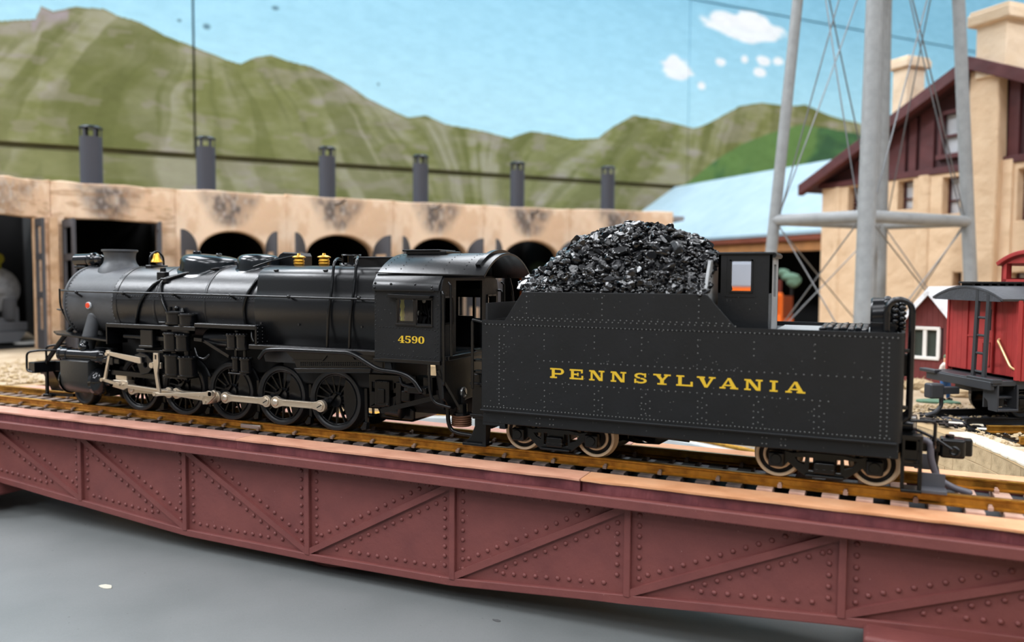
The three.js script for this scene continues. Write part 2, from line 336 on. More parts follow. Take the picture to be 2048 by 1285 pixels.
  rows.forEach(([y0, y1], j) => cols.forEach(([u0, u1], i) => {
    if (j === 0) { if (i) return; u1 = 2400; }
    const lift = [0, 1.6, 2.4][j];
    const g = plain(new RoundedBoxGeometry(u1 - u0, y1 - y0, 8, 2, 1.2).translate((u0 + u1) / 2, (y0 + y1) / 2, -4 + lift)), p = g.attributes.position, uv = new Float32Array(p.count * 2);
    for (let k = 0; k < p.count; k++) { uv[2 * k] = (p.getX(k) - U0) / (U1 - U0); uv[2 * k + 1] = (p.getY(k) - Y0) / (Y1 - Y0); }
    g.setAttribute('uv', new THREE.BufferAttribute(uv, 2)); g.rotateY(ROOM_TURN).translate(RO.x, 0, RO.z).scale(S, S, S); g.userData.ready = true;
    part('painted_panel', g, paintMat, back);
  }));
  part('seam_batten', box(-900, 2400, 170, 192, -12, -3.2), mat({ map: paint(0x5d5730, 0x4a4526, .8), roughness: .8 }, 90), back);
  tag(back, 'painted backdrop boards with green mountains, blue sky and white clouds');
  // ceiling fittings, each with its light just under the diffuser
  LAMPS.forEach(([u, n, r, c]) => {
    const p = room(u, CEILING, n);
    const t = thing('ceiling_light', `ceiling light panel, ${['leftmost', 'second from the left', 'third from the left', 'rightmost'][c]} in the ${['row beyond the backdrop', 'row over the backdrop', 'row over the camera', 'row behind the camera'][r]}`, 'light', [p.x, p.y, p.z], ROOM_TURN);
    part('frame', [bx(-310, 310, -24, 0, -310, -300), bx(-310, 310, -24, 0, 300, 310), bx(-310, -300, -24, 0, -300, 300), bx(300, 310, -24, 0, -300, 300)], M.lampBody, t);
    part('diffuser', bx(-300, 300, -14, -8, -300, 300), M.lampGlow, t);
    const l = new THREE.RectAreaLight(0xf7faff, LAMP_POWER[r][c], .6, .6); l.position.set(p.x * S, (p.y - 18) * S, p.z * S);
    l.rotation.order = 'YXZ'; l.rotation.set(-Math.PI / 2, ROOM_TURN, 0); scene.add(l);
  });
}
// ---------------------------------------------------------------- layout table, turntable pit, kerb
const PX = -4.3, PIT_R = 187.8, GROUND = -2.5, PIT_FLOOR = -41;
{
  const corners = [[-640, 0], [2300, 0], [2300, 1500], [-640, 1500]].map(([u, n]) => room(u, 0, n)).map(p => [p.x, p.z]);
  const hole = arc(PX, 0, PIT_R + 6.2, 0, Math.PI * 2, 120).slice(0, -1);
  structure('ground', extY(corners, -60, GROUND, [hole]), M.ground);
  const wall = structure('pit_wall', lathe([[PIT_R + 6.2, -60], [PIT_R + 6.2, GROUND - .9], [PIT_R + 1.2, GROUND - .9], [PIT_R + 1.2, -60]], PX, 0, 0, 160), M.mortar);
  // courses of thin blocks lining the far half of the pit wall
  const blocks = M.tile.map(m => [8.48, 8.54].map(w => ready(bx(-w / 2, w / 2, -2.52, 2.52, -1, .9, .12), m)));
  for (let c = 0; c < 5; c++) for (let k = 0; k < 58; k++) {
    const a = (4 + k * 2.62 + (c % 2) * 1.31) * Math.PI / 180, i = Math.floor(rnd() * 3), R = PIT_R + .7 - rr(0, .25);
    piece('block', blocks[i][k & 1], M.tile[i], wall, [PX + R * Math.cos(a), GROUND - 3.4 - c * 5.1, -R * Math.sin(a)], [rr(-.02, .02), a + Math.PI * 1.5 + rr(-.01, .01), 0]);
  }
  const kerb = structure('kerb', lathe([[PIT_R - .4, -3.4], [PIT_R - .4, -3], [PIT_R + 6, -3], [PIT_R + 6.2, -3.4]], PX, 0, 0, 160), M.mortar);
  // white kerb stones where the pit edge is bare
  for (let k = 0; k < 15; k++) {
    const a0 = (4 + k * 1.45) * Math.PI / 180, a1 = a0 + 1.36 * Math.PI / 180, w = rr(5.6, 6.6), e = rr(-.4, .4);
    const pts = [[PIT_R - .2 + rr(-.3, .3), a0], [PIT_R - .2 + rr(-.3, .3), (a0 + a1) / 2], [PIT_R - .2 + rr(-.3, .3), a1], [PIT_R + w + e, a1], [PIT_R + w + rr(-.5, .5), (a0 + a1) / 2], [PIT_R + w - e, a0]].map(([r, a]) => [PX + r * Math.cos(a), -r * Math.sin(a)]);
    part('kerb_stone', extY(pts, -3, GROUND + .25 + rr(0, .25), [], .2), M.kerb[k % 3], kerb);
  }
  structure('pit_floor', lathe([[0, PIT_FLOOR - 4], [PIT_R + 2, PIT_FLOOR - 4], [PIT_R + 2, PIT_FLOOR], [0, PIT_FLOOR]], PX, 0, 0, 120), M.pit);
  structure('pit_ledge', lathe([[PIT_R + .5, PIT_FLOOR], [PIT_R + .5, -28], [171.5, -28], [171, -28.6], [171, PIT_FLOOR]], PX, 0, 0, 160), M.ledge);
  tag(part('ring_rail', lathe([[175, -28], [175.2, -26], [176.2, -26], [176.4, -28]], PX, 0, 0, 160), M.rail, scene), 'ring rail on the pale ledge at the foot of the pit wall', 'rail');
  // flakes lying on the pit floor
  [[-48.5, 49, 2.2, 0xb4b0a2, 'pale oval flake of dirt on the grey pit floor at lower left'], [58.2, 22.5, .9, 0x4a4b4c, 'small dark flake on the grey pit floor below the girder']].forEach(([x, z, r, c, label]) => {
    const g = extY(Array.from({ length: 9 }, (_, i) => { const a = i / 9 * 6.283, k = r * rr(.7, 1.1); return [x + k * 1.3 * Math.cos(a), z + k * .6 * Math.sin(a)]; }), PIT_FLOOR - .02, PIT_FLOOR + .25, [], .08);
    tag(part('flake', g, mat({ color: c, roughness: .8 }), scene), label, 'flake').name = numbered('flake');
  });
  for (const [u, n] of [[-560, 60], [2220, 60], [2220, 1420], [-560, 1420]]) {
    const p = room(u, 0, n);
    structure('trim', bx(p.x - 35, p.x + 35, FLOOR, -60, p.z - 35, p.z + 35, 4), M.post);
  }
}

// ---------------------------------------------------------------- turntable bridge
{
  const B = thing('turntable_bridge', 'maroon riveted fish-belly turntable bridge carrying the brass track', 'turntable', [PX, PIT_FLOOR, 0]);
  const HALF = 186.8, P = 47.36, depth = x => { const d = Math.abs(x - PX); return lerpList([[0, -36.7], [47.4, -36.2], [94.7, -32.6], [142, -29], [184.5, -26.5]], d); };
  const low = Array.from({ length: 33 }, (_, i) => { const x = PX - HALF + i * HALF / 16; return [x, depth(x)]; });
  for (const s of [1, -1]) {
    const zf = s * 17, out = (a, b) => s > 0 ? [17 + a, 17 + b] : [-17 - b, -17 - a];
    const web = [...low, [PX + HALF, -6.4], [PX - HALF, -6.4]];
    const g = part('girder', extZ(web, ...out(-1.6, 0)), M.girder, B);
    part('top_flange', bx(PX - HALF, PX + HALF, -8.9, -6.25, ...(s > 0 ? [13.5, 21.8] : [-21.8, -13.5]), .4), M.girder, g);
    const fl = [...low.map(q => [q[0], q[1] + 2.1]).reverse(), ...low.map(q => [q[0], q[1] - .1])];
    part('bottom_flange', extZ(fl, ...out(-2.4, 1.1), [], .3), M.girder, g);
    const rv = [], z = zf + s * .02, push = (...q) => rv.push([...q, z]);
    for (let k = -3; k <= 3; k++) {
      const x = PX + k * P, yb = depth(x) + 1.6;
      part('post', [bx(x - .85, x + .85, yb, -8.4, ...out(-.3, 1.3), .3)], M.girder, g);
      for (let y = -11; y > yb + 2.2; y -= 2.55) { push(x - 2.7, y); push(x + 2.7, y); }
    }
    for (let k = -4; k < 4; k++) {                 // one diagonal a panel, meeting at the foot of the middle post
      const xa = PX + k * P, xb = xa + P, inX = k < 0 ? xb : xa, outX = k < 0 ? xa : xb;
      const a = V(inX, depth(inX) + 2.4, 0), b = V(outX, -9.2, 0), d = b.clone().sub(a).normalize();
      if (Math.abs(outX - PX) > HALF) b.addScaledVector(d, -(Math.abs(outX - PX) - HALF + .6) / Math.abs(d.x));
      const n = V(-d.y, d.x, 0);
      part('diagonal', bar([a.x, a.y, zf + s * .35], [b.x, b.y, zf + s * .35], 1.5, 1.7, n), M.girder, g);
      const L = a.distanceTo(b);
      for (const e of [2.7, -2.7]) for (let t = 6.5; t < L - 5; t += 3.05) { const q = a.clone().addScaledVector(d, t).addScaledVector(n, e); if (Math.abs(q.x - PX) < HALF - 1 && Math.abs(q.x - xa) > 3.6 && Math.abs(q.x - xb) > 3.6 && q.y < -10.2 && q.y > depth(q.x) + 4.2) push(q.x, q.y); }
      for (let x = xa + 5.4; x < xb - 4.6; x += 3.0) { const y = depth(x) + 4.3, dy = a.y + d.y / d.x * (x - a.x); if (Math.abs(dy - y) > 4.4 && Math.abs(x - PX) < HALF - 1) push(x, y); }
      for (let x = xa + 4; x < xb - 3; x += 2.3) if (Math.abs(x - PX) < HALF - 1) push(x, -10);
    }
    part('rivets', rivets(rv, .68, s > 0 ? 'z' : V(0, 0, -1), .7), M.girder, g, 'stuff');
  }
  for (const x of [PX - 150, PX + 159.5]) part('end_bearer', [bx(x - 13, x + 13, -34.5, -27.5, -25, 25, 1), bx(x - 10, x + 10, -27.5, -20, -14, 14, .6)], M.girder, B);
  part('cross_beam', [-180, -90, 0, 90, 180].map(x => bx(PX + x - 1.5, PX + x + 1.5, -20, -6, -15.5, 15.5)), M.girder, B);
  part('centre_pivot', [cyl([PX, PIT_FLOOR, 0], [PX, -20, 0], 10, 7, 32), bx(PX - 14, PX + 14, -22, -19, -15.4, 15.4)], M.girder, B);
  // deck: a dark bed under the sleepers and a board walkway along each side
  part('track_bed', bx(PX - HALF, PX + HALF, -6, -4.1, -13, 13), M.bed, B);
  const joints = [-HALF + PX, -139, -28, 79.3, PX + HALF];
  for (const s of [1, -1]) for (let i = 0; i < 4; i++) {
    const x0 = joints[i] + .12, x1 = joints[i + 1] - .12, n = 40, za = 12.7, edge = [];
    for (let k = 0; k <= n; k++) edge.push([mix(x0, x1, k / n), s * ((s > 0 ? 20.7 : 29) + (fbm(k / n, i * .2 + (s > 0 ? .1 : .6), 16, 3) - .5) * 1.1)]);
    const pts = [[x0, s * za], ...edge, [x1, s * za]];
    const deck = part('walkway_board', extY(s > 0 ? pts : pts.reverse(), -3.5, -3), i < 2 ? M.deckPink : i === 2 ? (s > 0 ? M.deckMix : M.deckPink) : M.deckPeach, B);
    const lower = [[x0, s * za], ...edge.map(([x, z], k) => [x, z - s * (.3 + 1.3 * Math.max(0, fbm(k / n, .7 + i * .1, 12, 3) - .2))]), [x1, s * za]];
    part('board_edge', extY(s > 0 ? lower : lower.reverse(), -6.2, -3.5), M.deckEdge, deck);
  }
  // sleepers, rails and the clips that hold the near and far rail
  const tg = [M.tieGrey, M.tieBrown, M.tiePink].map(m => [ready(bx(-1.8, 1.8, -2, 0, -12.5, 12.5, .2), m), ready(bx(-1.7, 1.75, -2, 0, -12.3, 12.6, .2), m)]);
  for (let k = 0; k < 53; k++) {
    const x = -185 + k * 6.95, i = x < -80 ? 0 : x < 118 ? 1 : 2;
    piece('sleeper', tg[i][k & 1], [M.tieGrey, M.tieBrown, M.tiePink][i], B, [x, -2.5, 0], [0, rr(-.01, .01), 0]);
  }
  const cg = ready([bx(-.5, .5, -.1, .75, -.1, .9, .12), bx(-.35, .35, .5, 1.05, -.5, .35, .12)], M.clip), cp = ready([bx(-.5, .5, -.1, .75, -.1, .9, .12), bx(-.35, .35, .5, 1.05, -.5, .35, .12)], M.tiePink);
  for (let k = 0; k < 26; k++) for (const [z, r] of [[9.6, 0], [-6.9, 0]]) { const x = -182 + k * 13.9 + (z > 0 ? 0 : 3), pk = x > 118; piece('rail_clip', pk ? cp : cg, pk ? M.tiePink : M.clip, B, [x, -2.45, z], [0, r, 0]); }
  for (const s of [1, -1]) {
    const c = s * 8.75, prof = [[-1.35, -2.5], [1.35, -2.5], [1.35, -2.2], [.32, -1.95], [.3, -.75], [.68, -.55], [.68, -.12], [.55, 0], [-.55, 0], [-.68, -.12], [-.68, -.55], [-.3, -.75], [-.32, -1.95], [-1.35, -2.2]];
    [[PX - HALF, -32.6], [-32.4, PX + HALF]].forEach(([x0, x1]) => part('rail', extX(prof.map(q => [q[0] + c, q[1]]), x0, x1), M.rail, B));
    if (s > 0) part('rail_joiner', [bx(-36.5, -28.5, -2.3, -.9, c + .3, c + 1.0, .2), bx(-36.5, -28.5, -2.3, -.9, c - 1.0, c - .3, .2)], M.steel, B);
  }
}
// ---------------------------------------------------------------- wheels shared by engine and tender
const wheelFace = z => z;
const driverTyre = side => ready(latheZ(side > 0 ? [[7.3, 7.4], [7.3, 9.9], [7.9, 9.9], [8.2, 9.15], [10.15, 9.0], [10.3, 8.85], [10.3, 8.05], [9.9, 7.75], [9.9, 7.4], [7.3, 7.4]] : [[-7.3, 7.4], [-9.9, 7.4], [-10.3, 8.85], [-10.15, 9.0], [-8.2, 9.15], [-7.9, 9.9], [-7.3, 9.9], [-7.3, 7.4]], 0, 0, 56), M.tyre);
const TYRE = { 1: driverTyre(1), '-1': driverTyre(-1) };
const spokeGeo = ready([...Array.from({ length: 15 }, (_, i) => { const a = i / 15 * 6.2832 + .1; return bar([1.6 * Math.cos(a), 1.6 * Math.sin(a), 9.1], [7.7 * Math.cos(a), 7.7 * Math.sin(a), 9.2], .46, .8, V(0, 0, 1)); }), cyl([0, 0, 7.4], [0, 0, 10.2], 2.3, 2.1, 24), latheZ([[8.6, 7.0], [9.6, 7.0], [9.6, 7.7], [8.6, 7.7]], 0, 0, 48)], M.under);
const counterGeo = ready(extZ([...arc(0, 0, 7.3, -.95, 1.12, 14), [3.6, 6.0], [2.9, 3.6], [2.7, 1.2], [3.0, -1.5], [3.7, -4.6]].map(q => q), 8.7, 10.05, [], .15), M.under);
const bossGeo = ready([extZ([...arc(0, 0, 2.1, 1.2, -1.9 + 6.2832 - 2.2, 8).reverse(), ...arc(-2.9, -1.3, 1.7, 2.2, 5.2, 8)], 9.4, 10.9, [], .2), cyl([-2.9, -1.3, 9.5], [-2.9, -1.3, 13], 1.5, 1.4, 20)], M.under);
const AX = [0, 1, 2, 3, 4].map(k => -19.83 * k), AY = 9.05;
function screwHead(x, y, z, r, slot = .5) {        // slotted screw seen from the side
  const g = [latheZ([[z, 0], [z, r], [z + .35, r], [z + .45, r * .9], [z + .45, 0]], x, y, 20)];
  return g;
}
function rod(a, b, z, t, rEnd, h, m, parent, name = 'side_rod') {     // a rod with an eye at each end and a fluted shank
  const A = V(a[0], a[1], 0), B = V(b[0], b[1], 0), d = B.clone().sub(A), L = d.length(), ang = Math.atan2(d.y, d.x), k = .8;
  const pts = [...arc(0, 0, rEnd, k, Math.PI * 2 - k, 14), [rEnd + 1.0, -h / 2], [L - rEnd - 1.0, -h / 2], ...arc(L, 0, rEnd, Math.PI + k, Math.PI * 3 - k, 14), [L - rEnd - 1.0, h / 2], [rEnd + 1.0, h / 2]];
  const g = [ext(pts, t, [], .12).rotateZ(ang).translate(a[0], a[1], z), bar([rEnd + 1.2, h * .36, t], [L - rEnd - 1.2, h * .36, t], h * .2, .3, V(0, 0, 1)).rotateZ(ang).translate(a[0], a[1], z), bar([rEnd + 1.2, -h * .36, t], [L - rEnd - 1.2, -h * .36, t], h * .2, .3, V(0, 0, 1)).rotateZ(ang).translate(a[0], a[1], z)];
  return part(name, g, m, parent);
}
// ---------------------------------------------------------------- steam locomotive
{
  const E = thing('steam_locomotive', 'black ten-drive-wheel steam locomotive model with cab number 4590, coupled in front of the lettered tender', 'locomotive', [-45, 0, 0]);
  const CY = 35.3, both = f => [1, -1].flatMap(s => f(s));
  // boiler
  const sb = part('smokebox', [soften(latheX([[-112.6, 0], [-112.6, 6.2], [-112.2, 7], [-112, 11.6], [-111.9, 12.2], [-111.4, 12.55], [-87.6, 12.6], [-87.6, 11]], CY, 0, 64), .5)], M.graphite, E);
  part('rivets', [...[-111, -88.6].map(x => rivets(Array.from({ length: 66 }, (_, i) => { const a = i / 66 * 6.2832; return [x, CY + 12.6 * Math.sin(a), 12.6 * Math.cos(a)]; }), .3, V(0, .5, .86)))], M.graphite, sb, 'stuff');
  part('smokebox_door', [soften(latheX([[-115, 0], [-114.6, 4], [-113.6, 7.2], [-112.4, 8], [-112.4, 0]], CY, 0)), latheX([[-115.8, 0], [-115.6, 1.2], [-114.8, 1.2]], CY, 0)], M.graphite, sb);
  part('smokebox_rim', latheX([[-112.4, 11.8], [-112.7, 12.5], [-112.3, 12.9], [-111.6, 12.85], [-111.5, 12.5]], CY, 0, 64), M.graphite, sb);
  const R = x => lerpList([[-87.6, 12.55], [-26, 13.1]], x);
  const boiler = part('boiler_barrel', soften(latheX([[-88.4, 11], [-88.3, 12.75], [-86.6, 12.75], [-86.5, 12.55], ...[-80, -70, -60, -50, -40, -30, -25].map(x => [x, R(x)])], CY, 0, 72), .5), M.black, E);
  for (const x of [-69.4, -47.5, -87.3]) part('boiler_band', latheX([[x - .45, R(x) - .1], [x - .4, R(x) + .17], [x + .4, R(x) + .17], [x + .45, R(x) - .1]], CY, 0, 72), M.black, boiler);
  { const a = .26, y = CY + 12.75 * Math.sin(a); part('seam_strip', both(s => [bar([-86.5, CY + 12.62 * Math.sin(.2), s * 12.62 * Math.cos(.2)], [-26, CY + 13.12 * Math.sin(.2), s * 13.12 * Math.cos(.2)], 1.7, .16, V(0, Math.sin(.2), s * Math.cos(.2)))]), M.black, boiler);
    part('rivets', rivets(Array.from({ length: 56 }, (_, i) => { const x = -86 + i * 1.07; return [x, CY + (R(x) + .1) * Math.sin(.22), (R(x) + .1) * Math.cos(.22)]; }), .27, V(0, .22, .97)), M.black, boiler, 'stuff'); }
  // firebox jacket with square shoulders
  const half = [[0, 48.3], [6, 48.15], [9.6, 47.6], [11.3, 46.6], [12.3, 45.2], [12.6, 43.6], [12.9, 41], [13.1, 39.8], [13.7, 38.6], [14.1, 36.6], [14.15, 34], [13.7, 31], [12.9, 28], [11.9, 25], [10.8, 22], [9.6, 19]];
  const fb = [...half, ...half.slice(1).reverse().map(q => [-q[0], q[1]])].reverse();
  const box = part('firebox_jacket', [soften(extX(fb, -26.4, 19.2, [], .15), .7)], M.jacket, E);
  part('jacket_bolt', [[-20.5], [-2.4]].flatMap(([x]) => [bx(x - .7, x + .7, 46.5, 47.1, 10.6, 11.6, .25)]), M.black, box);
  part('washout_plug', [-24, -10, 12].map(x => cyl([x, 31, 13.6], [x, 31, 14.1], .35, .35, 10)), M.black, box, 'stuff');
  // chimney, headlight, generator, bell
  part('chimney', soften(lathe([[7.6, 44.4], [6.9, 47.2], [6.1, 48.2], [5.35, 49.1], [5.0, 50.4], [5.05, 51.8], [5.35, 53], [5.8, 53.2], [5.9, 53.6], [5.8, 53.9], [5.0, 53.9], [4.6, 53], [4.3, 48]], -99.6, 0, 0, 48), .7), M.graphite, E);
  const hl = part('headlight', [soften(latheX([[-121.8, 0], [-121.8, 1.9], [-121.3, 2.25], [-114.6, 2.3], [-114.2, 1.8]], 50.3, 0, 32)), bx(-121, -115, 47.4, 48.2, -1.8, 1.8, .2), bx(-119, -116, 44, 47.6, -1, 1)], M.gloss, E);
  part('lens', latheX([[-121.9, 0], [-122, 1.6], [-121.7, 1.75]], 50.3, 0, 28), M.silver, hl);
  part('generator', [soften(latheX([[-114.8, 0], [-114.6, 1.4], [-113.4, 2.4], [-111.6, 2.55], [-110.6, 2], [-110.2, 1.7], [-108.4, 1.75], [-107.4, 1.1], [-107.3, 0]], 50.4, .4, 32)), bx(-113.5, -109, 47, 48.4, -1.4, 1.8, .2)], M.gloss, E);
  const bell = part('bell', [lathe([[0, 52.7], [.5, 52.7], [.8, 52.4], [1.15, 51.6], [1.35, 50.7], [1.8, 49.9], [2.05, 49.5], [1.9, 49.4], [.5, 49.6]], -81.9, 0, 0, 28), new THREE.SphereGeometry(.35, 10, 8).translate(-81.9, 49.3, 0)], M.brass, E);
  part('bell_yoke', [tube([[-81.9, 48.4, 3], [-81.9, 51.6, 2.8], [-81.9, 53, .6], [-81.9, 53.2, 0], [-81.9, 53, -.6], [-81.9, 51.6, -2.8], [-81.9, 48.4, -3]], .32), bx(-83.3, -80.5, 47.2, 48.5, -3.6, 3.6, .3), bx(-84.6, -82.6, 52.2, 52.9, -.5, .5, .15)], M.under, bell);
  // domes follow the boiler at the foot
  function dome(name, cx, a, b, top, slope) {
    const prof = [[1.09, 0], [1.08, .015], [1.03, .05], [1.005, .11], [1.0, .2], [1.0, .4], [.99, .55], [.96, .68], [.9, .79], [.8, .88], [.62, .955], [.36, .99], [0, 1]], seg = 56, pos = [], idx = [];
    prof.forEach(([k, h]) => { for (let i = 0; i <= seg; i++) { const t = i / seg * 6.2832, c = Math.cos(t), s = Math.sin(t), e = .94, x = a * k * Math.sign(c) * Math.abs(c) ** e, z = b * k * Math.sign(s) * Math.abs(s) ** e, foot = CY + Math.sqrt(Math.max(1, 12.9 ** 2 - z * z)) - .08; pos.push(cx + x, mix(foot, top - slope * (x / a + 1) / 2, h), z); } });
    for (let j = 0; j < prof.length - 1; j++) for (let i = 0; i < seg; i++) { const p = j * (seg + 1) + i, q = p + seg + 1; idx.push(p, q, p + 1, p + 1, q, q + 1); }
    const g = new THREE.BufferGeometry(); g.setAttribute('position', new THREE.Float32BufferAttribute(pos, 3)); g.setIndex(idx); g.computeVertexNormals();
    // normals outward
    const m = mergeVertices(g); m.computeVertexNormals(); const n = m.attributes.normal, pp = m.attributes.position; let o = 0; for (let i = 0; i < n.count; i++) o += (pp.getX(i) - cx) * n.getX(i) + pp.getZ(i) * n.getZ(i);
    if (o < 0) { const ix = m.index.array; for (let i = 0; i < ix.length; i += 3) { const t = ix[i]; ix[i] = ix[i + 1]; ix[i + 1] = t; } m.computeVertexNormals(); }
    return part(name, m, M.dome, E);
  }
  const d1 = dome('steam_dome', -57.4, 10.3, 8.4, 52.9, 1.9), d2 = dome('sand_dome', -37, 6.4, 6.9, 52.2, .3);
  part('dome_cover', [lathe([[1.3, 52.3], [1.3, 52.9], [1.1, 53.1], [0, 53.1]], -62, 0, 1.4, 20), lathe([[.9, 51.7], [.9, 52.3], [0, 52.4]], -53.4, 0, .4, 16)], M.gloss, d1, 'stuff');
  part('sanding_valve', [bx(-70.6, -67, 43.4, 46.2, 8.2, 10.4, .4), cyl([-69, 44.5, 9], [-69, 47.4, 9], 1.1, .9, 12), bx(-68.4, -65.4, 42.6, 44.2, 9.4, 11, .3), cyl([-70.2, 43.6, 9.6], [-70.2, 41.6, 10.6], .6, .6, 10)], M.under, E);
  part('whistle_shield', extZ([[-34.6, 46.4], [-33, 49.4], [-31, 52], [-29.6, 52.7], [-23.4, 52.4], [-22.8, 51.4], [-22.8, 46.4]], -8.6, -2.6, [], .3), M.under, E);
  for (const x of [-21.1, -11.5]) part('safety_valve', lathe([[1.5, 47.9], [1.5, 48.6], [1.7, 48.7], [1.7, 49.15], [1.5, 49.25], [1.7, 49.5], [1.7, 50], [1.5, 50.1], [1.5, 50.6], [2.05, 50.75], [2.05, 51.05], [1.2, 51.45], [.55, 51.55], [.5, 52.1], [0, 52.15]], x, 0, 0, 24), M.brass, E);
  const tv = part('turret_valve', [lathe([[3.4, 47.4], [3.5, 48], [3.5, 49.1], [0, 49.2]], -1.4, 0, 0, 28), lathe([[2.9, 51.2], [2.95, 51.7], [0, 51.75]], -1.4, 0, 0, 28), ...[0, 1, 2, 3].map(i => { const a = .785 + i * 1.5708; return cyl([-1.4 + 2.5 * Math.cos(a), 49, 2.5 * Math.sin(a)], [-1.4 + 2.5 * Math.cos(a), 51.4, 2.5 * Math.sin(a)], .28); }), cyl([-1.4, 49, 0], [-1.4, 51.4, 0], 1.1)], M.under, E);
  const pipe = (pts, r, name = 'pipe', m = M.under, ten = 0) => part(name, tube(pts, r, 8, false, ten), m, E);
  pipe([[-3, 50, 2.6], [-.6, 50.3, 8], [1.4, 49.2, 12.2], [1.9, 40, 14.3], [1.4, 35, 15], [.6, 24.4, 14.6]], .42, 'steam_pipe');
  pipe([[1.5, 50.4, 2.6], [6.6, 50.8, 8], [9.2, 49.6, 12.2], [9.5, 40, 14.3], [9, 35, 15], [8.2, 24.2, 14.6]], .42, 'steam_pipe');
  part('cab_turret', [bx(4.6, 20, 46.6, 50.7, -6.5, 6.5, .4), bx(4.4, 20, 50.2, 50.8, -6.8, 6.8, .2)], M.under, E);
  // long pipes and handrails on the boiler
  const on = (x, a, lift = .45) => [x, CY + (R(x) + lift) * Math.sin(a), (R(x) + lift) * Math.cos(a)];
  pipe([on(-53, 1.02), on(-59, .92), on(-65, .78), on(-68.6, .66), on(-71, .5), on(-74.6, .1), on(-77.6, -.35), on(-79.6, -.62)], .5, 'sand_pipe', M.under, .5);
  pipe([on(-48.6, 1.12), on(-55, 1.0), on(-61, .86), on(-66, .7), on(-67.6, .55), on(-66, .25), on(-63.6, -.1), on(-61.4, -.45)], .5, 'sand_pipe', M.under, .5);
  pipe([on(-27.6, .86), on(-28.8, .6), on(-30.2, .3), on(-31, 0), on(-31.2, -.38)], .5, 'sand_pipe', M.under, .5);
  pipe([[-24, 51.6, -2.4], [-28, 49.8, 4.5], [-32.4, 47.8, 7.6]], .25, 'whistle_cord');
  const hr = part('handrail', both(s => [tube([[-112.4, 39.6, s * 13.2], [-95, 39.35, s * 14.2], [-60, 39.3, s * 14.6], [18.9, 38.8, s * 15.2]], .3, 8, false, .5)]), M.jacket, E);
  for (const s of [1, -1]) for (const x of [-104, -81, -58.6, -35.2, -12.6, 11.9]) part('stanchion', [new THREE.SphereGeometry(.62, 10, 8).translate(x, 39.1, s * (x < -95 ? 13.9 : x > -20 ? 15.05 : 14.5)), cyl([x, 39.1, s * 14.4], [x + .6, 37.6, s * 12.2], .34, .4, 8)], M.under, hr);
  part('front_handrail', tube([[-113.6, 40, 13], [-114, 34, 12.4], [-114.2, 28, 9], [-114.2, 26, 5]], .3, 8, false, .4), M.under, E);
  const mk = part('marker_lamp', [cyl([-99.6, 34.7, 12.2], [-99.6, 34.7, 13.1], 1.2, 1.15, 24)], M.silver, E);
  part('red_lens', cyl([-99.6, 34.7, 13.05], [-99.6, 34.7, 13.35], .95, .86, 24), M.red, mk);
  part('steam_chest_pipe', both(s => [cyl([-99.6, 31.2, s * 10.6], [-100.6, 18.5, s * 13.6], 2.0, 2.5, 20), new THREE.SphereGeometry(2.6, 20, 12).scale(1, .8, .8).translate(-99.4, 31, s * 10.4)]), M.graphite, E);
  part('smokebox_saddle', [extX([[-9, 26], [9, 26], [7, 20], [9, 10], [-9, 10], [-7, 20]], -107, -93)], M.under, E);
  // running boards with turned-down edges and tread plate bumps
  const rb = (name, x0, x1, y, tread) => {
    const p = part(name, both(s => [bx(x0, x1, y - .55, y, s * 8.5, s * 16.4, .12), bx(x0, x1, y - 1.3, y - .1, s * 16.1, s * 16.5, .1)]), M.under, E);
    const l = []; for (let x = x0 + .5; x < x1; x += .8) for (let z = 14.3; z < 16.3; z += .7) l.push([x, y, z], [x, y, -z]);
    if (tread) part('tread', rivets(l, .28, 'y', .5), M.under, p, 'stuff'); return p;
  };
  rb('running_board', -86.8, -47.8, 29.3); rb('running_board', -48, -24, 30.4, true); rb('running_board', -26.6, 18.9, 24.7, true);
  for (const s of [1, -1]) for (const g of [bx(-87, -86.5, 22.4, 29.2, s * 8.5, s * 16.4), bx(-24.2, -23.6, 24.6, 30.2, s * 10, s * 16.4), bx(-48.2, -47.7, 28.8, 30.2, s * 9, s * 16.4)]) part('board_riser', g, M.under, E);
  part('rivets', rivets([0, 1, 2].flatMap(c => row([-23.4, 25.4, 11 + c * 2 + 1], [-23.4, 29.6, 12 + c * 2], 1.1)), .35, 'x'), M.under, E, 'stuff');
  part('front_board', both(s => [extY([[-87, s * 9], [-87, s * 16.2], [-113, s * 15], [-120, s * 11], [-120, s * 6]].slice()[s > 0 ? 'slice' : 'reverse'](), 23.1, 23.8, [], .12).translate(87, -23.5, 0).rotateZ(-.045).translate(-87, 23.5, 0)]), M.under, E);
  // pumps: twin cylinders above and below the board
  const drum = (x, y0, y1, z, r, rim = .35) => soften(lathe([[0, y0 - .5], [r * .7, y0 - .5], [r + rim, y0 - .2], [r + rim, y0 + .35], [r, y0 + .45], [r, y1 - .45], [r + rim, y1 - .35], [r + rim, y1 + .15], [r * .75, y1 + .45], [0, y1 + .5]], x, 0, z, 24), .5);
  const bolts = (x, y, z, r, n = 10) => rivets(Array.from({ length: n }, (_, i) => [x + r * Math.cos(i / n * 6.2832), y, z + r * Math.sin(i / n * 6.2832)]), .34, 'y', .9);
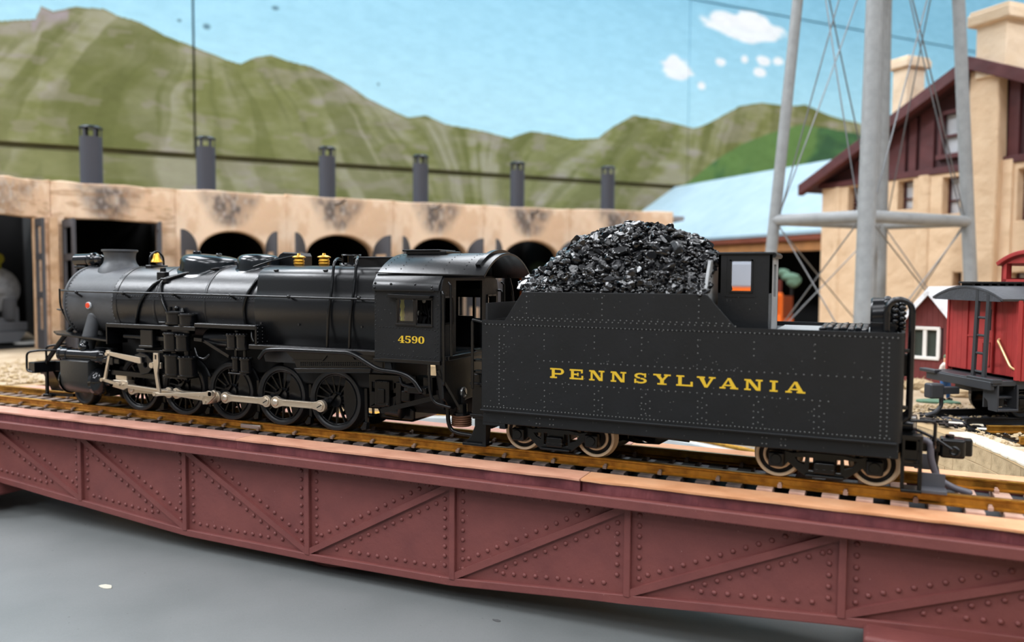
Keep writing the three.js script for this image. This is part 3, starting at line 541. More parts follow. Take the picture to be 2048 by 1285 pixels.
  const pump = part('air_pump', [drum(-58.6, 29.9, 33.4, 13.6, 3), drum(-53.6, 29.5, 32.8, 13.6, 2.7), drum(-58.4, 21.6, 26.8, 15.6, 2.5), drum(-53.9, 21.8, 26.4, 15.4, 2.2), drum(-57.3, 13.9, 20.1, 15.8, 2.9), drum(-51.6, 13.9, 19.6, 15.8, 2.8), cyl([-57.6, 20, 15.4], [-57.6, 22, 15.4], 1), cyl([-52.6, 19.4, 15.2], [-52.6, 22, 15.2], .9), bx(-59.5, -52, 26.6, 30, 12, 15, .5), bx(-60.6, -50.4, 12.9, 13.6, 12.6, 17.6, .2)], M.under, E);
  part('bolts', [bolts(-58.6, 33.5, 13.6, 2.4), bolts(-53.6, 33, 13.6, 2.2), bolts(-58.4, 26.9, 15.6, 2.3), bolts(-57.3, 20.2, 15.8, 2.7), bolts(-51.6, 19.8, 15.8, 2.6), bolts(-54, 26.6, 15.4, 2)], M.under, pump, 'stuff');
  part('governor', [cyl([-62, 33.4, 13], [-62, 35, 13], .6), new THREE.SphereGeometry(.8, 12, 8).translate(-59, 34.6, 13), cyl([-56, 33.6, 13.6], [-56, 34.8, 13.6], .9, .5, 12), bx(-66, -63, 29.5, 30.3, 12, 14, .3)], M.under, pump);
  const p2 = part('feedwater_pump', [drum(-34.4, 23, 27.2, 14.6, 1.85), drum(-30.6, 23, 27.3, 14.6, 1.85), drum(-32.8, 16.4, 20.3, 15, 1.2), drum(-29, 16.2, 20.2, 15, 1.7), cyl([-33, 20, 14.8], [-33, 23, 14.8], .5), cyl([-29.6, 20, 14.8], [-29.6, 23, 14.8], .5), cyl([-32.4, 27.4, 14.6], [-32.4, 29, 14.6], .55), new THREE.SphereGeometry(.8, 10, 8).translate(-32.4, 28.4, 14.8), bx(-34.6, -27.6, 15.4, 15.9, 13, 16.6, .15)], M.under, E);
  part('bolts', [bolts(-34.4, 27.4, 14.6, 1.7), bolts(-30.6, 27.5, 14.6, 1.7), bolts(-29, 20.4, 15, 1.6), bolts(-32.8, 20.4, 15, 1.2)], M.under, p2, 'stuff');
  part('lubricator', [bx(-72, -66.6, 22.2, 27.8, 12.6, 16, .4), bx(-72.3, -66.3, 21.9, 22.6, 12.4, 16.3, .2), cyl([-82, 25, 13], [-72, 25, 13], 1, 1, 16), bx(-66.6, -62, 24, 25.6, 12.6, 14.6, .3), bx(-64, -61, 27.4, 29.4, 12.6, 15, .3)], M.under, E);
  part('air_tank', both(s => [soften(latheX([[-48, 0], [-47.6, 2.2], [-46.6, 2.9], [-33.5, 2.9], [-32.4, 2.2], [-32, 0]], 25.6, s * 11.5, 28))]), M.under, E);
  part('reverse_rod', [bar([-48.6, 25.4, 15.6], [-45.4, 25.2, 15.6], 1.2, 1), bar([-46, 25.3, 15.4], [-35.2, 20.6, 15.4], .5, .9)], M.under, E);
  pipe([[-49.8, 22.4, 14.6], [-48.4, 19.8, 15], [-45.4, 19.2, 15.2], [-44, 20.6, 14.6]], .4, 'air_pipe'); pipe([[-26.6, 28.6, 15], [-26.2, 26.8, 15.6], [-25.4, 25.6, 15.6]], .35, 'air_pipe');
  // frame, springs and brake gear behind the wheels
  part('frame', [...both(s => [bx(-112, 40, 8.6, 13.6, s * 5.2, s * 6.6)]), bx(-112, 38, 6.5, 16, -4.6, 4.6), bx(-112, -95, 3.5, 18, -9, 9), bx(-20, 20, 13, 24, -9.5, 9.5, 1), bx(-92, -20, 15, 25, -6, 6)], M.dark, E);
  for (let k = 0; k < 5; k++) for (const s of [1, -1]) part('brake_shoe', [extZ([[AX[k] + 9.9, 3.4], [AX[k] + 10.9, 3.2], [AX[k] + 10.6, 1.2], [AX[k] + 9.2, .9], [AX[k] + 8.6, 1.6], [AX[k] + 9.3, 2.4]], s * 9.2 - .9, s * 9.2 + .9, [], .15), bar([AX[k] + 10.4, 3, s * 9.2], [AX[k] + 10.2, 13, s * 9.2], .7, .9)], M.under, E);
  // wheels
  for (let k = 0; k < 5; k++) for (const s of [1, -1]) {
    const w = piece('driving_wheel', TYRE[s], M.tyre, E, [AX[k], AY, 0]); originOf.set(w, V(0, 0, 0));
    const add = (n, g) => { const o = new THREE.Mesh(g, M.under); o.name = n; o.castShadow = o.receiveShadow = true; if (s < 0) o.rotation.y = Math.PI; w.add(o); return o; };
    add('spokes', spokeGeo); add('counterweight', counterGeo); if (s > 0) add('crank_boss', bossGeo);
  }
  for (let k = 0; k < 5; k++) part('axle', cyl([AX[k], AY, -8], [AX[k], AY, 8], 1.6), M.dark, E);
  for (const s of [1, -1]) part('leading_wheel', latheZ([[s * 7.2, 0], [s * 7.2, 5.6], [s * 7.7, 5.6], [s * 7.9, 5.05], [s * 9.9, 5], [s * 10, 4.2], [s * 9.4, 4], [s * 9.4, 1.4], [s * 10, 1.2], [s * 10, 0]], -106.4, 5), M.tyre, E);
  // side rods, main rod and valve gear, on the near side and the far side
  for (const s of [1, -1]) {
    const pin = [-2.4, -22.3, -42.2, -62, -81.9], kn = [null, -18.7, -38.3, -58.6, -78.4], y = 7.65, Z = (a, t) => s > 0 ? a : -a - t;
    for (let k = 0; k < 4; k++) {
      const r = rod([kn[k + 1], y], [pin[k], y], Z(13, 1.2), 1.2, 1.75, 1.9, M.nickel, E), zz = s > 0 ? 14.1 : -14.6;
      if (s > 0) { part('knuckle_pin', [latheZ([[14.1, 0], [14.1, 1.15], [14.6, 1.05], [14.65, .7], [14.9, .6], [14.9, 0]], kn[k + 1], y, 20)], M.nickel, r); const sc = part('crank_pin_screw', screwHead(pin[k], y, 14.1, 1.15), M.nickel, r); if (k < 3) part('screw_slot', bar([pin[k] - .8, y - .45, 14.55], [pin[k] + .8, y + .45, 14.55], .3, .12, V(0, 0, 1)), M.dark, r); }
    }
    const mr = part('main_rod', [extZ([[-82.5, 9.9], [-79.4, 9.9], [-78.4, 9.5], [-46, 8.1], [-44.6, 8.7], [-43.2, 9.2], [-41.6, 8.9], [-40.8, 7.6], [-41.4, 6.2], [-43, 5.7], [-44.6, 6.1], [-46, 6.5], [-78.4, 8.3], [-79.4, 8], [-82.5, 8.2]], Z(15, 1), Z(15, 1) + 1, [], .1), extZ([[-78, 9.25], [-46.8, 7.85], [-46.8, 7.55], [-78, 8.95]], Z(16, .25), Z(16, .25) + .25)], M.nickel, E);
    part('main_pin', latheZ([[s * 14, 0], [s * 14, 1.6], [s * 17.6, 1.6], [s * 17.6, 0]], -42.4, 7.4, 20), M.nickel, mr);
    part('crosshead', [bx(-85.4, -78.6, 8.2, 10.6, s * 12.6, s * 15.6, .3), bx(-84.5, -79.4, 10.4, 12.6, s * 13, s * 15.2, .3), extZ([[-85, 8.4], [-83.5, 10.2], [-80.4, 10.8], [-77.8, 10.2], [-77.6, 8.6], [-80, 7.6]], Z(15.4, .7), Z(15.4, .7) + .7, [], .15), ...[-83, -81.4, -80].map(x => cyl([x, 9.4, s * 15.6], [x, 9.4, s * 16.6], .45, .4, 10)), cyl([-93, 9.3, s * 13], [-82, 9.3, s * 13], .7)], M.nickel, E);
    part('guide_bar', [bar([-86, 13, s * 14.2], [-66.2, 12.6, s * 14.2], 2.4, 1.5)], M.under, E);
    part('return_crank', [extZ([[-43.4, 5.8], [-41.6, 6], [-38.6, 8.6], [-38.2, 9.9], [-39, 10.5], [-40.3, 10], [-43.6, 7.6]], Z(17.4, .8), Z(17.4, .8) + .8, [], .15), cyl([-42.4, 6.8, s * 18], [-42.4, 6.8, s * 18.6], .6, .55, 14), cyl([-39.1, 9.4, s * 18], [-39.1, 9.4, s * 19.6], .75, .75, 14)], M.nickel, E);
    part('eccentric_rod', [extZ([[-62.6, 8.5], [-61.4, 8.5], [-60, 8.25], [-41, 9.9], [-39.8, 10.4], [-38.4, 10.1], [-38.3, 8.9], [-39.8, 8.5], [-41, 8.8], [-60, 7.5], [-61.4, 7.2], [-62.6, 7.4]], Z(18.8, .8), Z(18.8, .8) + .8, [], .12), cyl([-61.8, 7.9, s * 18.4], [-61.8, 7.9, s * 20], .6, .6, 12)], M.nickel, E);
    const lk = part('expansion_link', [extZ([[-74.4, 19.4], [-71.6, 20.2], [-68.4, 19.4], [-66.4, 17.6], [-66.2, 15.8], [-68.4, 13.8], [-71.8, 13]], Z(14.4, 1.8), Z(14.4, 1.8) + 1.8, [arc(-69.6, 16.4, .9, 0, 6.2832, 12)], .15), bx(-75, -63, 20.2, 21.2, s * 12, s * 15, .2), bx(-74.6, -73, 17.4, 20.2, s * 12, s * 14.4, .2)], M.under, E);
    part('link_lever', [extZ([[-63.9, 20.6], [-61.9, 20.6], [-61.7, 17.6], [-62.4, 14], [-61.2, 8], [-62.4, 7.5], [-63.5, 13.8], [-64.1, 17]], Z(17.4, .7), Z(17.4, .7) + .7, [rect(-63.3, -62.6, 18.6, 20)], .1), cyl([-65.3, 16.6, s * 16], [-65.3, 16.6, s * 17.8], 1.0, .9, 18), bx(-65.6, -61.6, 15.6, 17.6, s * 16.4, s * 17.4, .3)], M.nickel, lk);
    part('radius_rod', extZ([[-86, 20.4], [-84.6, 20.6], [-84, 20], [-70.4, 18.8], [-70.2, 16.9], [-71, 16.8], [-84.4, 18.8], [-85.8, 18.9]], Z(16.8, .7), Z(16.8, .7) + .7, [], .12), M.nickel, E);
    part('combination_lever', [bar([-85.4, 19, s * 16.4], [-88, 10.6, s * 16.4], .6, .9), bar([-88.6, 10.7, s * 16.8], [-80.6, 9.4, s * 16.8], .6, .9), cyl([-88.3, 10.6, s * 16], [-88.3, 10.6, s * 17.6], .6, .6, 12), cyl([-85.2, 19.3, s * 16], [-85.2, 19.3, s * 18], .65, .6, 12)], M.nickel, E);
    part('valve_crosshead', [bx(-89.6, -81.6, 16, 17.7, s * 13.6, s * 16.2, .25), bx(-87, -84, 15.6, 18.2, s * 15.8, s * 16.6, .25)], M.under, E);
    // cylinder block
    const cb = part('cylinder', [soften(extX([...arc(s * 12.3, 9.4, 4.7, s > 0 ? 0 : Math.PI, s > 0 ? -Math.PI : Math.PI * 2, 18), [s * 7.4, 16], [s * 12, 19], [s * 17, 16]], -109, -95.2, [], .4), .6)], M.graphiteDark, E);
    part('cylinder_head', [soften(latheX([[-95.2, 4.9], [-93.8, 4.95], [-93.4, 4.5], [-92.6, 4.3], [-91.6, 3.2], [-91.2, 1.6], [-89.6, 1.3], [-89.6, 0]], 9.2, s * 12.4, 36)), soften(latheX([[-109, 4.9], [-109.8, 4.8], [-110.2, 3.6], [-110.4, 0]], 9.2, s * 12.4, 36))], M.gloss, cb);
    part('valve_chest', [soften(latheX([[-111.6, 0], [-111.4, 1.6], [-110.6, 2.1], [-110.4, 2.7], [-109.4, 2.7], [-109.2, 2.45], [-106.6, 2.45], [-106.4, 2.15], [-94.2, 2.15], [-94, 2.5], [-92.2, 2.5], [-92, 2.8], [-90.6, 2.8], [-90.2, 2.2], [-89, 1.8], [-88.6, 1], [-88, .9], [-88, 0]], 18, s * 14.6, 32)), new THREE.SphereGeometry(1.9, 16, 12).scale(1, .9, .8).translate(-99.6, 20.6, s * 15), cyl([-99.6, 20.4, s * 15], [-99.6, 22.4, s * 14], 1.2)], M.gloss, cb);
  }
  // pilot beam, steps and braces at the front end
  const pilot = part('pilot_beam', [extY([[-128.5, -14.6], [-128.5, 14.6], [-125, 14.9], [-123.6, 8], [-113, 7], [-113, -7], [-123.6, -8], [-125, -14.9]], 10.4, 14.2, [], .3), extX([[-7, 11], [7, 11], [3, 2.4], [-3, 2.4]], -133, -127), bx(-138, -128, 8.6, 11, -1.4, 1.4, .4), bx(-141, -137, 7.8, 11.6, -1.8, 1.8, .5)], M.under, E);
  part('corner_rail', both(s => [tube([[-126, 10.8, s * 14.8], [-129.2, 11, s * 14.8], [-129.6, 17.6, s * 14.4], [-126, 18.2, s * 12], [-118, 18.4, s * 9]], .38), tube([[-124, 13.6, s * 11], [-124.2, 19.6, s * 11], [-118, 20.6, s * 8]], .38)]), M.under, pilot);
  part('step', both(s => [bx(-125.6, -124.4, 2.6, 11, s * 9.8, s * 10.8, .3), extY([[-128, s * 8.6], [-124, s * 7.6], [-122, s * 8.6], [-122, s * 11], [-125, s * 12]][s > 0 ? 'slice' : 'reverse'](), 1.7, 2.7, [], .2), bar([-124, 2.4, s * 9.6], [-112, 2.8, s * 9.6], .9, 1)]), M.under, pilot);
  part('smokebox_brace', both(s => [tube([[-111.8, 28.5, s * 7], [-117, 24, s * 8.6], [-124.6, 14.4, s * 10.4]], .85, 10)]), M.under, E);
  part('deck_step', [bx(-122, -112, 23.2, 24, -13, -5, .2), tube([[-116, 33, 9.6], [-117.2, 32.6, 9.8], [-119.6, 32.8, 9.6]], .3), cyl([-114.6, 31.8, 9.6], [-114.6, 33.6, 9.8], .5), new THREE.SphereGeometry(1.1, 12, 8).translate(-111.4, 28.6, 9.6)], M.under, E);
  // ash pan side, pipe and equipment behind the last drivers
  let ash; for (const s of [-1, 1]) ash = part('ash_pan', [extZ([[-17, 24], [-12.4, 20.6], [-10.4, 16.8], [14.6, 18.3], [18.8, 18.3], [18.8, 24]], s > 0 ? 12.6 : -13.6, s > 0 ? 13.6 : -12.6, [], .2), extZ([[-11.6, 18.2], [-10.4, 16.8], [15, 18.2], [15.4, 19.7]], s > 0 ? 13.4 : -14.4, s > 0 ? 14.4 : -13.4, [], .3), extZ([[-12.4, 20.6], [-1.8, 21.1], [-.4, 22.9], [8.3, 23.2], [9.6, 21.7], [18.4, 22], [18.4, 21.6], [9.3, 21.3], [8.2, 22.7], [0, 22.4], [-1.6, 20.7], [-12.4, 20.2]], s > 0 ? 13.5 : -14, s > 0 ? 14 : -13.5)], M.jacket, E);
  part('rivets', rivets([...row([-9.6, 19.2, 13.62], [15, 20.4, 13.62], .75), ...row([-9.6, 19.8, 13.62], [15, 21, 13.62], .75)], .3), M.jacket, ash, 'stuff');
  part('injector_pipe', tube([[-22, 21, 17], [-19.6, 23.5, 17.2], [-13.9, 23.9, 17.4], [11, 24, 17.4], [19.6, 19.8, 17.4], [27.2, 19.3, 17.4], [30.6, 18, 17.4], [33, 14.6, 17]], .62, 10), M.under, E);
  const rear = part('rear_frame', [extZ([[11.6, 17.4], [27, 17.6], [27, 15.8], [23, 15], [21, 11], [20, 8.4], [11.8, 7.8]], 8.6, 10, [rect(12.6, 14.4, 12.4, 15.2), rect(20, 22.4, 12.6, 15.2)], .15), bx(14.2, 19.2, 8.6, 15.9, 9.8, 11.2, .4), bx(15.6, 17.8, 9.6, 13.6, 11, 11.7, .3), bx(21.4, 23.2, 9.4, 15.8, 9.6, 11.4, .3), bx(23.4, 26.4, 10.4, 13.8, 9, 12, .6), cyl([17, 7.6, 8], [21.5, 7.2, 8], 2.4, 2.4, 20), bx(12, 24, 3.6, 8, -9, 6, 1.2), cyl([26, 14.4, 12.6], [31.6, 14.2, 14.4], 1.2, .9, 14), bx(27.6, 33.6, 13.6, 15.4, 12, 15.4, .3), bx(31.4, 34.4, 12.8, 18, 11, 13.4, .3), tube([[24.2, 17.2, 13.4], [25.2, 15.6, 14], [28.4, 15.2, 14.6]], .5)], M.under, E);
  part('bolts', rivets([[14.8, 15.4, 11.2], [16.7, 15.6, 11.2], [18.6, 15.6, 11.2], [14.8, 9.2, 11.2], [18.6, 9.2, 11.2]], .32), M.under, rear, 'stuff');
  part('draw_beam', [bar([19, 8, 14.6], [38, 13.4, 14.6], 1.2, 1.3), bx(-2, 16, 14, 23, -8.6, 8.6, 1)], M.under, E);
  // cab
  const wOut = rect(26, 36.6, 32.7, 39.1), wall = (s) => extZ([[18.7, 22.8], [39.1, 22.8], [39.1, 41.6], [18.7, 41.6]], s > 0 ? 16.9 : -17.5, s > 0 ? 17.5 : -16.9, [wOut]);
  const cab = part('cab', [wall(1), wall(-1), extX([[-17.3, 23.6], [17.3, 23.6], [17.3, 41.5], [16.4, 44.2], [14.8, 45.6], [10, 49.4], [0, 51.4], [-10, 49.4], [-14.8, 45.6], [-16.4, 44.2], [-17.3, 41.5]].reverse(), 18.8, 19.4, [rect(13.6, 16.4, 33, 39)]),
    extX([[-17.3, 22.9], [17.3, 22.9], [17.3, 41.5], [16.4, 44.2], [14.8, 45.4], [-14.8, 45.4], [-16.4, 44.2], [-17.3, 41.5]].reverse(), 38.7, 39.3, [rect(-6.6, 9.2, 24.7, 44.2), rect(11.5, 15.9, 33, 39.6), rect(-15.3, -10, 33.2, 40)])], M.cab, E);
  part('cab_floor', [bx(19, 41.4, 23.2, 24.4, -16.8, 16.8, .2), bx(18.5, 39.4, 21.9, 22.9, -17.4, 17.4, .3)], M.under, cab);
  for (const s of [1, -1]) part('side_sill', [extZ([[18.5, 22.95], [20.6, 22.95], [21, 23.2], [39.3, 23.1], [39.3, 22], [18.5, 22.2]], s > 0 ? 17.3 : -18, s > 0 ? 18 : -17.3, [], .12)], M.under, cab);
  const profRoof = [...arc(0, 29.8, 22, Math.PI / 2 + .79, Math.PI / 2 - .79, 28)], inner = [...arc(0, 29.8, 21.4, Math.PI / 2 - .79, Math.PI / 2 + .79, 28)];
  const roof = part('cab_roof', [soften(extX([...profRoof, ...inner], 17.8, 50.8, [], .1), .7), ...both(s => [soften(extX([[s * 15.2, 45.9], [s * 16.3, 44.9], [s * 17.2, 43.9], [s * 17.85, 42.7], [s * 17.95, 41.5], [s * 17.3, 41.5], [s * 16.6, 43.2], [s * 14.8, 45.2]], 18.2, 38.9, [], .08), .8)])], M.jacket, E);
  part('roof_seam', both(s => [bar([17.8, 46.15, s * 15.3], [50.9, 45.55, s * 15.6], .7, .3), bar([18.3, 41.5, s * 17.95], [37.6, 41.5, s * 17.95], .4, .3)]), M.jacket, roof);
  part('roof_hatch', [bx(20.4, 33.4, 51.5, 52.4, -4.6, 4.2, .2), bx(19.4, 31.4, 52.3, 52.8, -5.2, 4.6, .15)], M.under, roof);
  part('rain_strip', soften(extX([...arc(0, 29.8, 22.9, Math.PI / 2 + .62, Math.PI / 2 - .62, 26), ...arc(0, 29.8, 22, Math.PI / 2 - .62, Math.PI / 2 + .62, 26)], 47.2, 48.6), .7), M.under, roof);
  { const l = []; for (const x of [19.6, 24.5, 31.5, 38, 44]) for (let a = -.7; a < .71; a += .075) l.push([x, 29.8 + 22.05 * Math.cos(a), 22.05 * Math.sin(a)]); part('rivets', rivets(l, .17, 'y'), M.jacket, roof, 'stuff'); }
  part('eave_bolts', rivets([[18.9, 43.4, 17.6], [24, 43.2, 17.7], [31.6, 43.1, 17.7], [36.8, 42.6, 17.8], [36.8, 41.9, 18], [18.9, 42.2, 17.9]], .36, V(0, .4, .9)), M.under, roof, 'stuff');
  const cr = []; cr.push(...row([20.4, 31.5, 17.5], [36.8, 31.2, 17.5], 1.05), ...row([19.2, 24.2, 17.5], [37.4, 23.7, 17.5], 1.3), ...row([38.3, 24.4, 17.5], [38.3, 41, 17.5], 1.05), ...row([37.6, 24, 17.5], [37.6, 31, 17.5], 1.8), ...row([19, 30, 17.5], [19, 41, 17.5], 1.0));
  part('rivets', rivets(cr, .19), M.cab, cab, 'stuff');
  for (const s of [1, -1]) {
    const z = s * 17.2, fr = part('window_frame', [bx(25.7, 36.9, 39, 39.5, z - .4, z + .5), bx(25.7, 26.1, 32.5, 39.2, z - .4, z + .5), bx(36.5, 36.9, 32.5, 39.2, z - .4, z + .5), bx(31, 31.8, 32.6, 39.2, z - .4, z + .5), bx(25.4, 32, 32.1, 32.7, z - .3, z + .7, .1), bx(31.8, 37, 31.9, 32.4, z - .3, z + .7, .1), bx(26, 31.2, 32.6, 33.3, z - .3, z + .3)], M.under, cab);
    part('pane', bx(26.2, 31.1, 33.2, 39.1, z - .1, z + .02), M.glass, fr);
    part('sun_visor', extZ([[24.1, 40.5], [37.2, 40.2], [36.8, 39.5], [23.4, 39.6]], s > 0 ? 17.5 : -19.4, s > 0 ? 19.4 : -17.5, [], .1), M.under, cab);
  }
  part('rear_window_frame', [[11.5, 15.9], [-15.3, -10]].flatMap(([a, b]) => [bx(39.2, 39.7, 32.6, 33.1, a - .3, b + .3), bx(39.2, 39.7, 39.6, 40.1, a - .3, b + .3), bx(39.2, 39.7, 33, 40, a - .4, a), bx(39.2, 39.7, 33, 40, b, b + .4)]), M.under, cab);
  part('backhead', [soften(latheX([[19.4, 11], [25, 10.6], [25.4, 9.8], [25.4, 0]], 33, 0, 32)), ...Array.from({ length: 14 }, () => cyl([25.2, rr(27, 41), rr(-8, 8)], [26.2, rr(27, 41), rr(-8, 8)], .35, .35, 8)), tube([[26, 40, 6], [27, 37, 7], [26, 30, 7]], .3), tube([[26, 38, 3], [28, 34, 4.4], [26, 28, 4]], .3)], M.dark, cab);
  part('gauge', [[26.4, 35, 6.5], [26.4, 38.4, 4], [26.4, 33.4, 8.4], [26.4, 38.8, 9]].map(([x, y, z]) => latheX([[x - .4, .7], [x, .7], [x, 0]], y, z, 14)), M.white, cab, 'stuff');
  part('cab_curtain', extX(Array.from({ length: 13 }, (_, i) => [14 + .25 * Math.sin(i * 2.1), 31 + i * .75]).concat(Array.from({ length: 13 }, (_, i) => [15.4 + .25 * Math.sin(i * 2.1), 40 - i * .75])), 25.6, 26), M.curtain, cab);
  const num = part('cab_number', [[26.2, 28.2, '4'], [28.45, 30.2, '5'], [30.5, 32.25, '9'], [32.5, 34.35, '0']].map(([a, b, c]) => glyph(c, a, b, 27.45, 29.35, 17.5, .07)), M.yellow, cab);
  part('cab_handrail', [...both(s => [tube([[39.3, 41.2, s * 17.2], [40.3, 41.2, s * 18], [40.3, 17, s * 17.6], [39.4, 16.4, s * 16]], .38), tube([[41, 43.6, s * 16.2], [41.6, 43.2, s * 16.4], [41.8, 24.5, s * 16.4]], .35)]), tube([[44, 45.6, -14.6], [44.6, 41, -16], [45.2, 30, -16.4]], .4)], M.under, cab);
  const apron = part('cab_apron', [extX([[17.2, 22.9], [16.3, 13], [13, 10.2], [11.2, 9.4], [3, 11.2], [-3, 11.2], [-11.2, 9.4], [-13, 10.2], [-16.3, 13], [-17.2, 22.9]], 38.8, 39.6, [], .15), ...both(s => [extZ([[36.4, 22.2], [39, 22.2], [39, 9.8], [37.8, 13], [36.8, 18]], s > 0 ? 14.4 : -15.4, s > 0 ? 15.4 : -14.4, [], .1), bar([38, 20.5, s * 17], [42.5, 10, s * 13], 1.6, .6)])], M.jacket, E);
  part('drawbar_screw', [latheX([[39.5, 1.5], [39.9, 1.5], [40.2, 1.3], [40.2, 0]], 13.4, 5.6, 24)], M.steel, apron); part('screw_slot', bar([40.25, 12.6, 4.9], [40.25, 14.2, 6.3], .3, .1), M.dark, apron);
  pipe([[35.6, 22.4, 17.2], [35.8, 15.5, 17.4], [36.8, 12, 17.2], [41.2, 10.8, 16]], .4, 'drop_pipe');
  part('drawbar', [cyl([40.5, 4.6, 8], [40.5, 8.2, 8], 2.6, 2.2, 20), cyl([40.5, 8, 8], [40.5, 10.6, 8], 1.5, 1.5, 16), bar([40, 7.4, 6], [52, 7.4, 4], 3, .9)], M.under, E);
  part('spring', Array.from({ length: 5 }, (_, i) => new THREE.TorusGeometry(2.5, .32, 6, 24).rotateX(Math.PI / 2).translate(40.5, 4.9 + i * .6, 8)), mat({ color: 0x6b4a36, roughness: .5, metalness: .5 }), E, 'stuff');
  part('injector_hose', tube([[37.6, 10.6, 10.6], [37.7, 6, 10.6], [38.6, 3.6, 10.6], [41, 2.9, 10.6], [48.6, 2.5, 10.6]], .6, 10), M.under, E);
}
// ---------------------------------------------------------------- tender
{
  const T = thing('tender', 'black riveted tender lettered in gold, heaped with coal and coupled behind the locomotive cab', 'tender', [99, 0, 0]);
  const both = f => [1, -1].flatMap(s => f(s)), X0 = 51, X1 = 148.4, ZS = 17.4, TOP = 33.2, RIM = 34.25;
  const plan = (e, r = 2.2) => [...arc(X1 - e - r, ZS - e - r, r, 0, Math.PI / 2, 6), ...arc(X0 + e + .6, ZS - e - .6, .6, Math.PI / 2, Math.PI, 3), ...arc(X0 + e + .6, -ZS + e + .6, .6, Math.PI, Math.PI * 1.5, 3), ...arc(X1 - e - r, -ZS + e + r, r, Math.PI * 1.5, Math.PI * 2, 6)];
  const tank = part('tank', [soften(extY(plan(0), 11.2, TOP), .5), soften(extY(plan(0), TOP - .1, RIM, [plan(.6)]), .5)], M.cab, T);
  part('side_frame', [bx(X0 + .3, X1 - .6, 7.8, 11.3, -16.9, 16.9, .3), ...both(s => [bx(X0, X1 - 1, 10.9, 11.4, s * 16.6, s * 17.9, .18), bx(X0 + .3, X0 + 6.6, 7.2, 8, s * 15, s * 16.8), bx(X0 + 5, X0 + 6.6, 6.5, 7.8, s * 15, s * 16.7)])], M.cab, T);
  const bunk = [[57.3, RIM - .4], [62.4, 41.6], [107.4, 41.7], [108, 41.4], [114.6, RIM - .3]];
  for (const s of [1, -1]) part('bunker_side', extZ(bunk, s > 0 ? 16.7 : -17.35, s > 0 ? 17.35 : -16.7, [], .12), M.cab, T);
  part('bunker_slope', [extX([[-17, 33], [17, 33], [17, 41], [14, 46], [11.5, 49.4], [-11.5, 49.4], [-14, 46], [-17, 41]], 106.9, 107.6, [], .1).applyMatrix4(new THREE.Matrix4().makeTranslation(0, 0, 0)), extZ([[57.6, 33.2], [62.6, 41], [63, 41], [58, 33.2]], -16.8, 16.8)], M.tin, T);
  part('rivets', [rivets([...row([52.3, 33.2, ZS], [147, 33.2, ZS], 1.02), ...row([59.6, 35.1, ZS - .05], [113, 35.1, ZS - .05], 1.5), ...row([59.6, 34.55, ZS - .05], [113.6, 34.55, ZS - .05], 1.5).map(q => [q[0] + .7, q[1], q[2]]),
    ...row([56.2, 13, ZS], [56.2, 30.4, ZS], .95), ...row([57.5, 12.6, ZS], [57.5, 32.6, ZS], 2.3), ...row([52, 12.1, ZS], [146, 12.1, ZS], .92), ...row([68.4, 24.6, ZS], [142, 24.6, ZS], 1.62), ...row([68.4, 19.1, ZS], [134, 19.1, ZS], 1.62), ...row([144.2, 12.7, ZS], [144.2, 32, ZS], .95), ...row([145.4, 12.7, ZS], [145.4, 32, ZS], .95),
    ...[68.4, 81.4, 93, 106.1, 118.4, 131].flatMap((x, i) => [...row([x, 28.2, ZS], [x, 31.2, ZS], 1.5), ...row([x + .2, 13, ZS], [x + .2, 17.2, ZS], 1.4), ...(i ? row([x + 2.2, 13, ZS], [x + 2.2, 16.4, ZS], 1.4) : []), ...(i ? row([x + 1.2, 13.4, ZS], [x + 1.2, 18, ZS], 2) : [])]),
    ...[63.6, 83.2, 106.1].flatMap(x => row([x, 36.2, ZS - .05], [x, 40.4, ZS - .05], 1.4)), ...[66.8, 70.4, 121, 125].flatMap(x => [...row([x - .45, 8.7, 16.95], [x - .45, 10.1, 16.95], 1.2), ...row([x + .45, 8.7, 16.95], [x + .45, 10.1, 16.95], 1.2)])], .2),
    rivets([...row([X1, 33, -14.5], [X1, 33, 14.5], 1.3), ...row([X1, 12, -14.5], [X1, 12, 14.5], 1.3)], .2, 'x')], M.rivet, T, 'stuff');
  const stray = []; for (let k = 0; k < 90; k++) stray.push([rr(52, 116), rr(12.5, 33), ZS]); part('paint_specks', rivets(stray, .13), M.rivet, T, 'stuff');
  // lettering
  const ends = [70.1, 73.7, 75.2, 78.7, 80.2, 84, 85.6, 89.4, 91.2, 94.5, 95.9, 100, 101.3, 105.1, 106, 110.2, 111.1, 115.2, 116.5, 120.4, 121.9, 123.6, 125.2, 129.3];
  const R4 = (a, b, c, d) => rect(a, b, c, d), Q4 = (x0, x1, y0, x2, x3, y1) => [[x0, y0], [x1, y0], [x3, y1], [x2, y1]], ring = (cx, cy, rx, ry, tx, ty, a0, a1) => { const o = [], n = []; for (let k = 0; k <= 16; k++) { const a = (a0 + (a1 - a0) * k / 16) * Math.PI / 180; o.push([cx + rx * Math.cos(a), cy + ry * Math.sin(a)]); n.unshift([cx + (rx - tx) * Math.cos(a), cy + (ry - ty) * Math.sin(a)]); } return [...o, ...n]; };
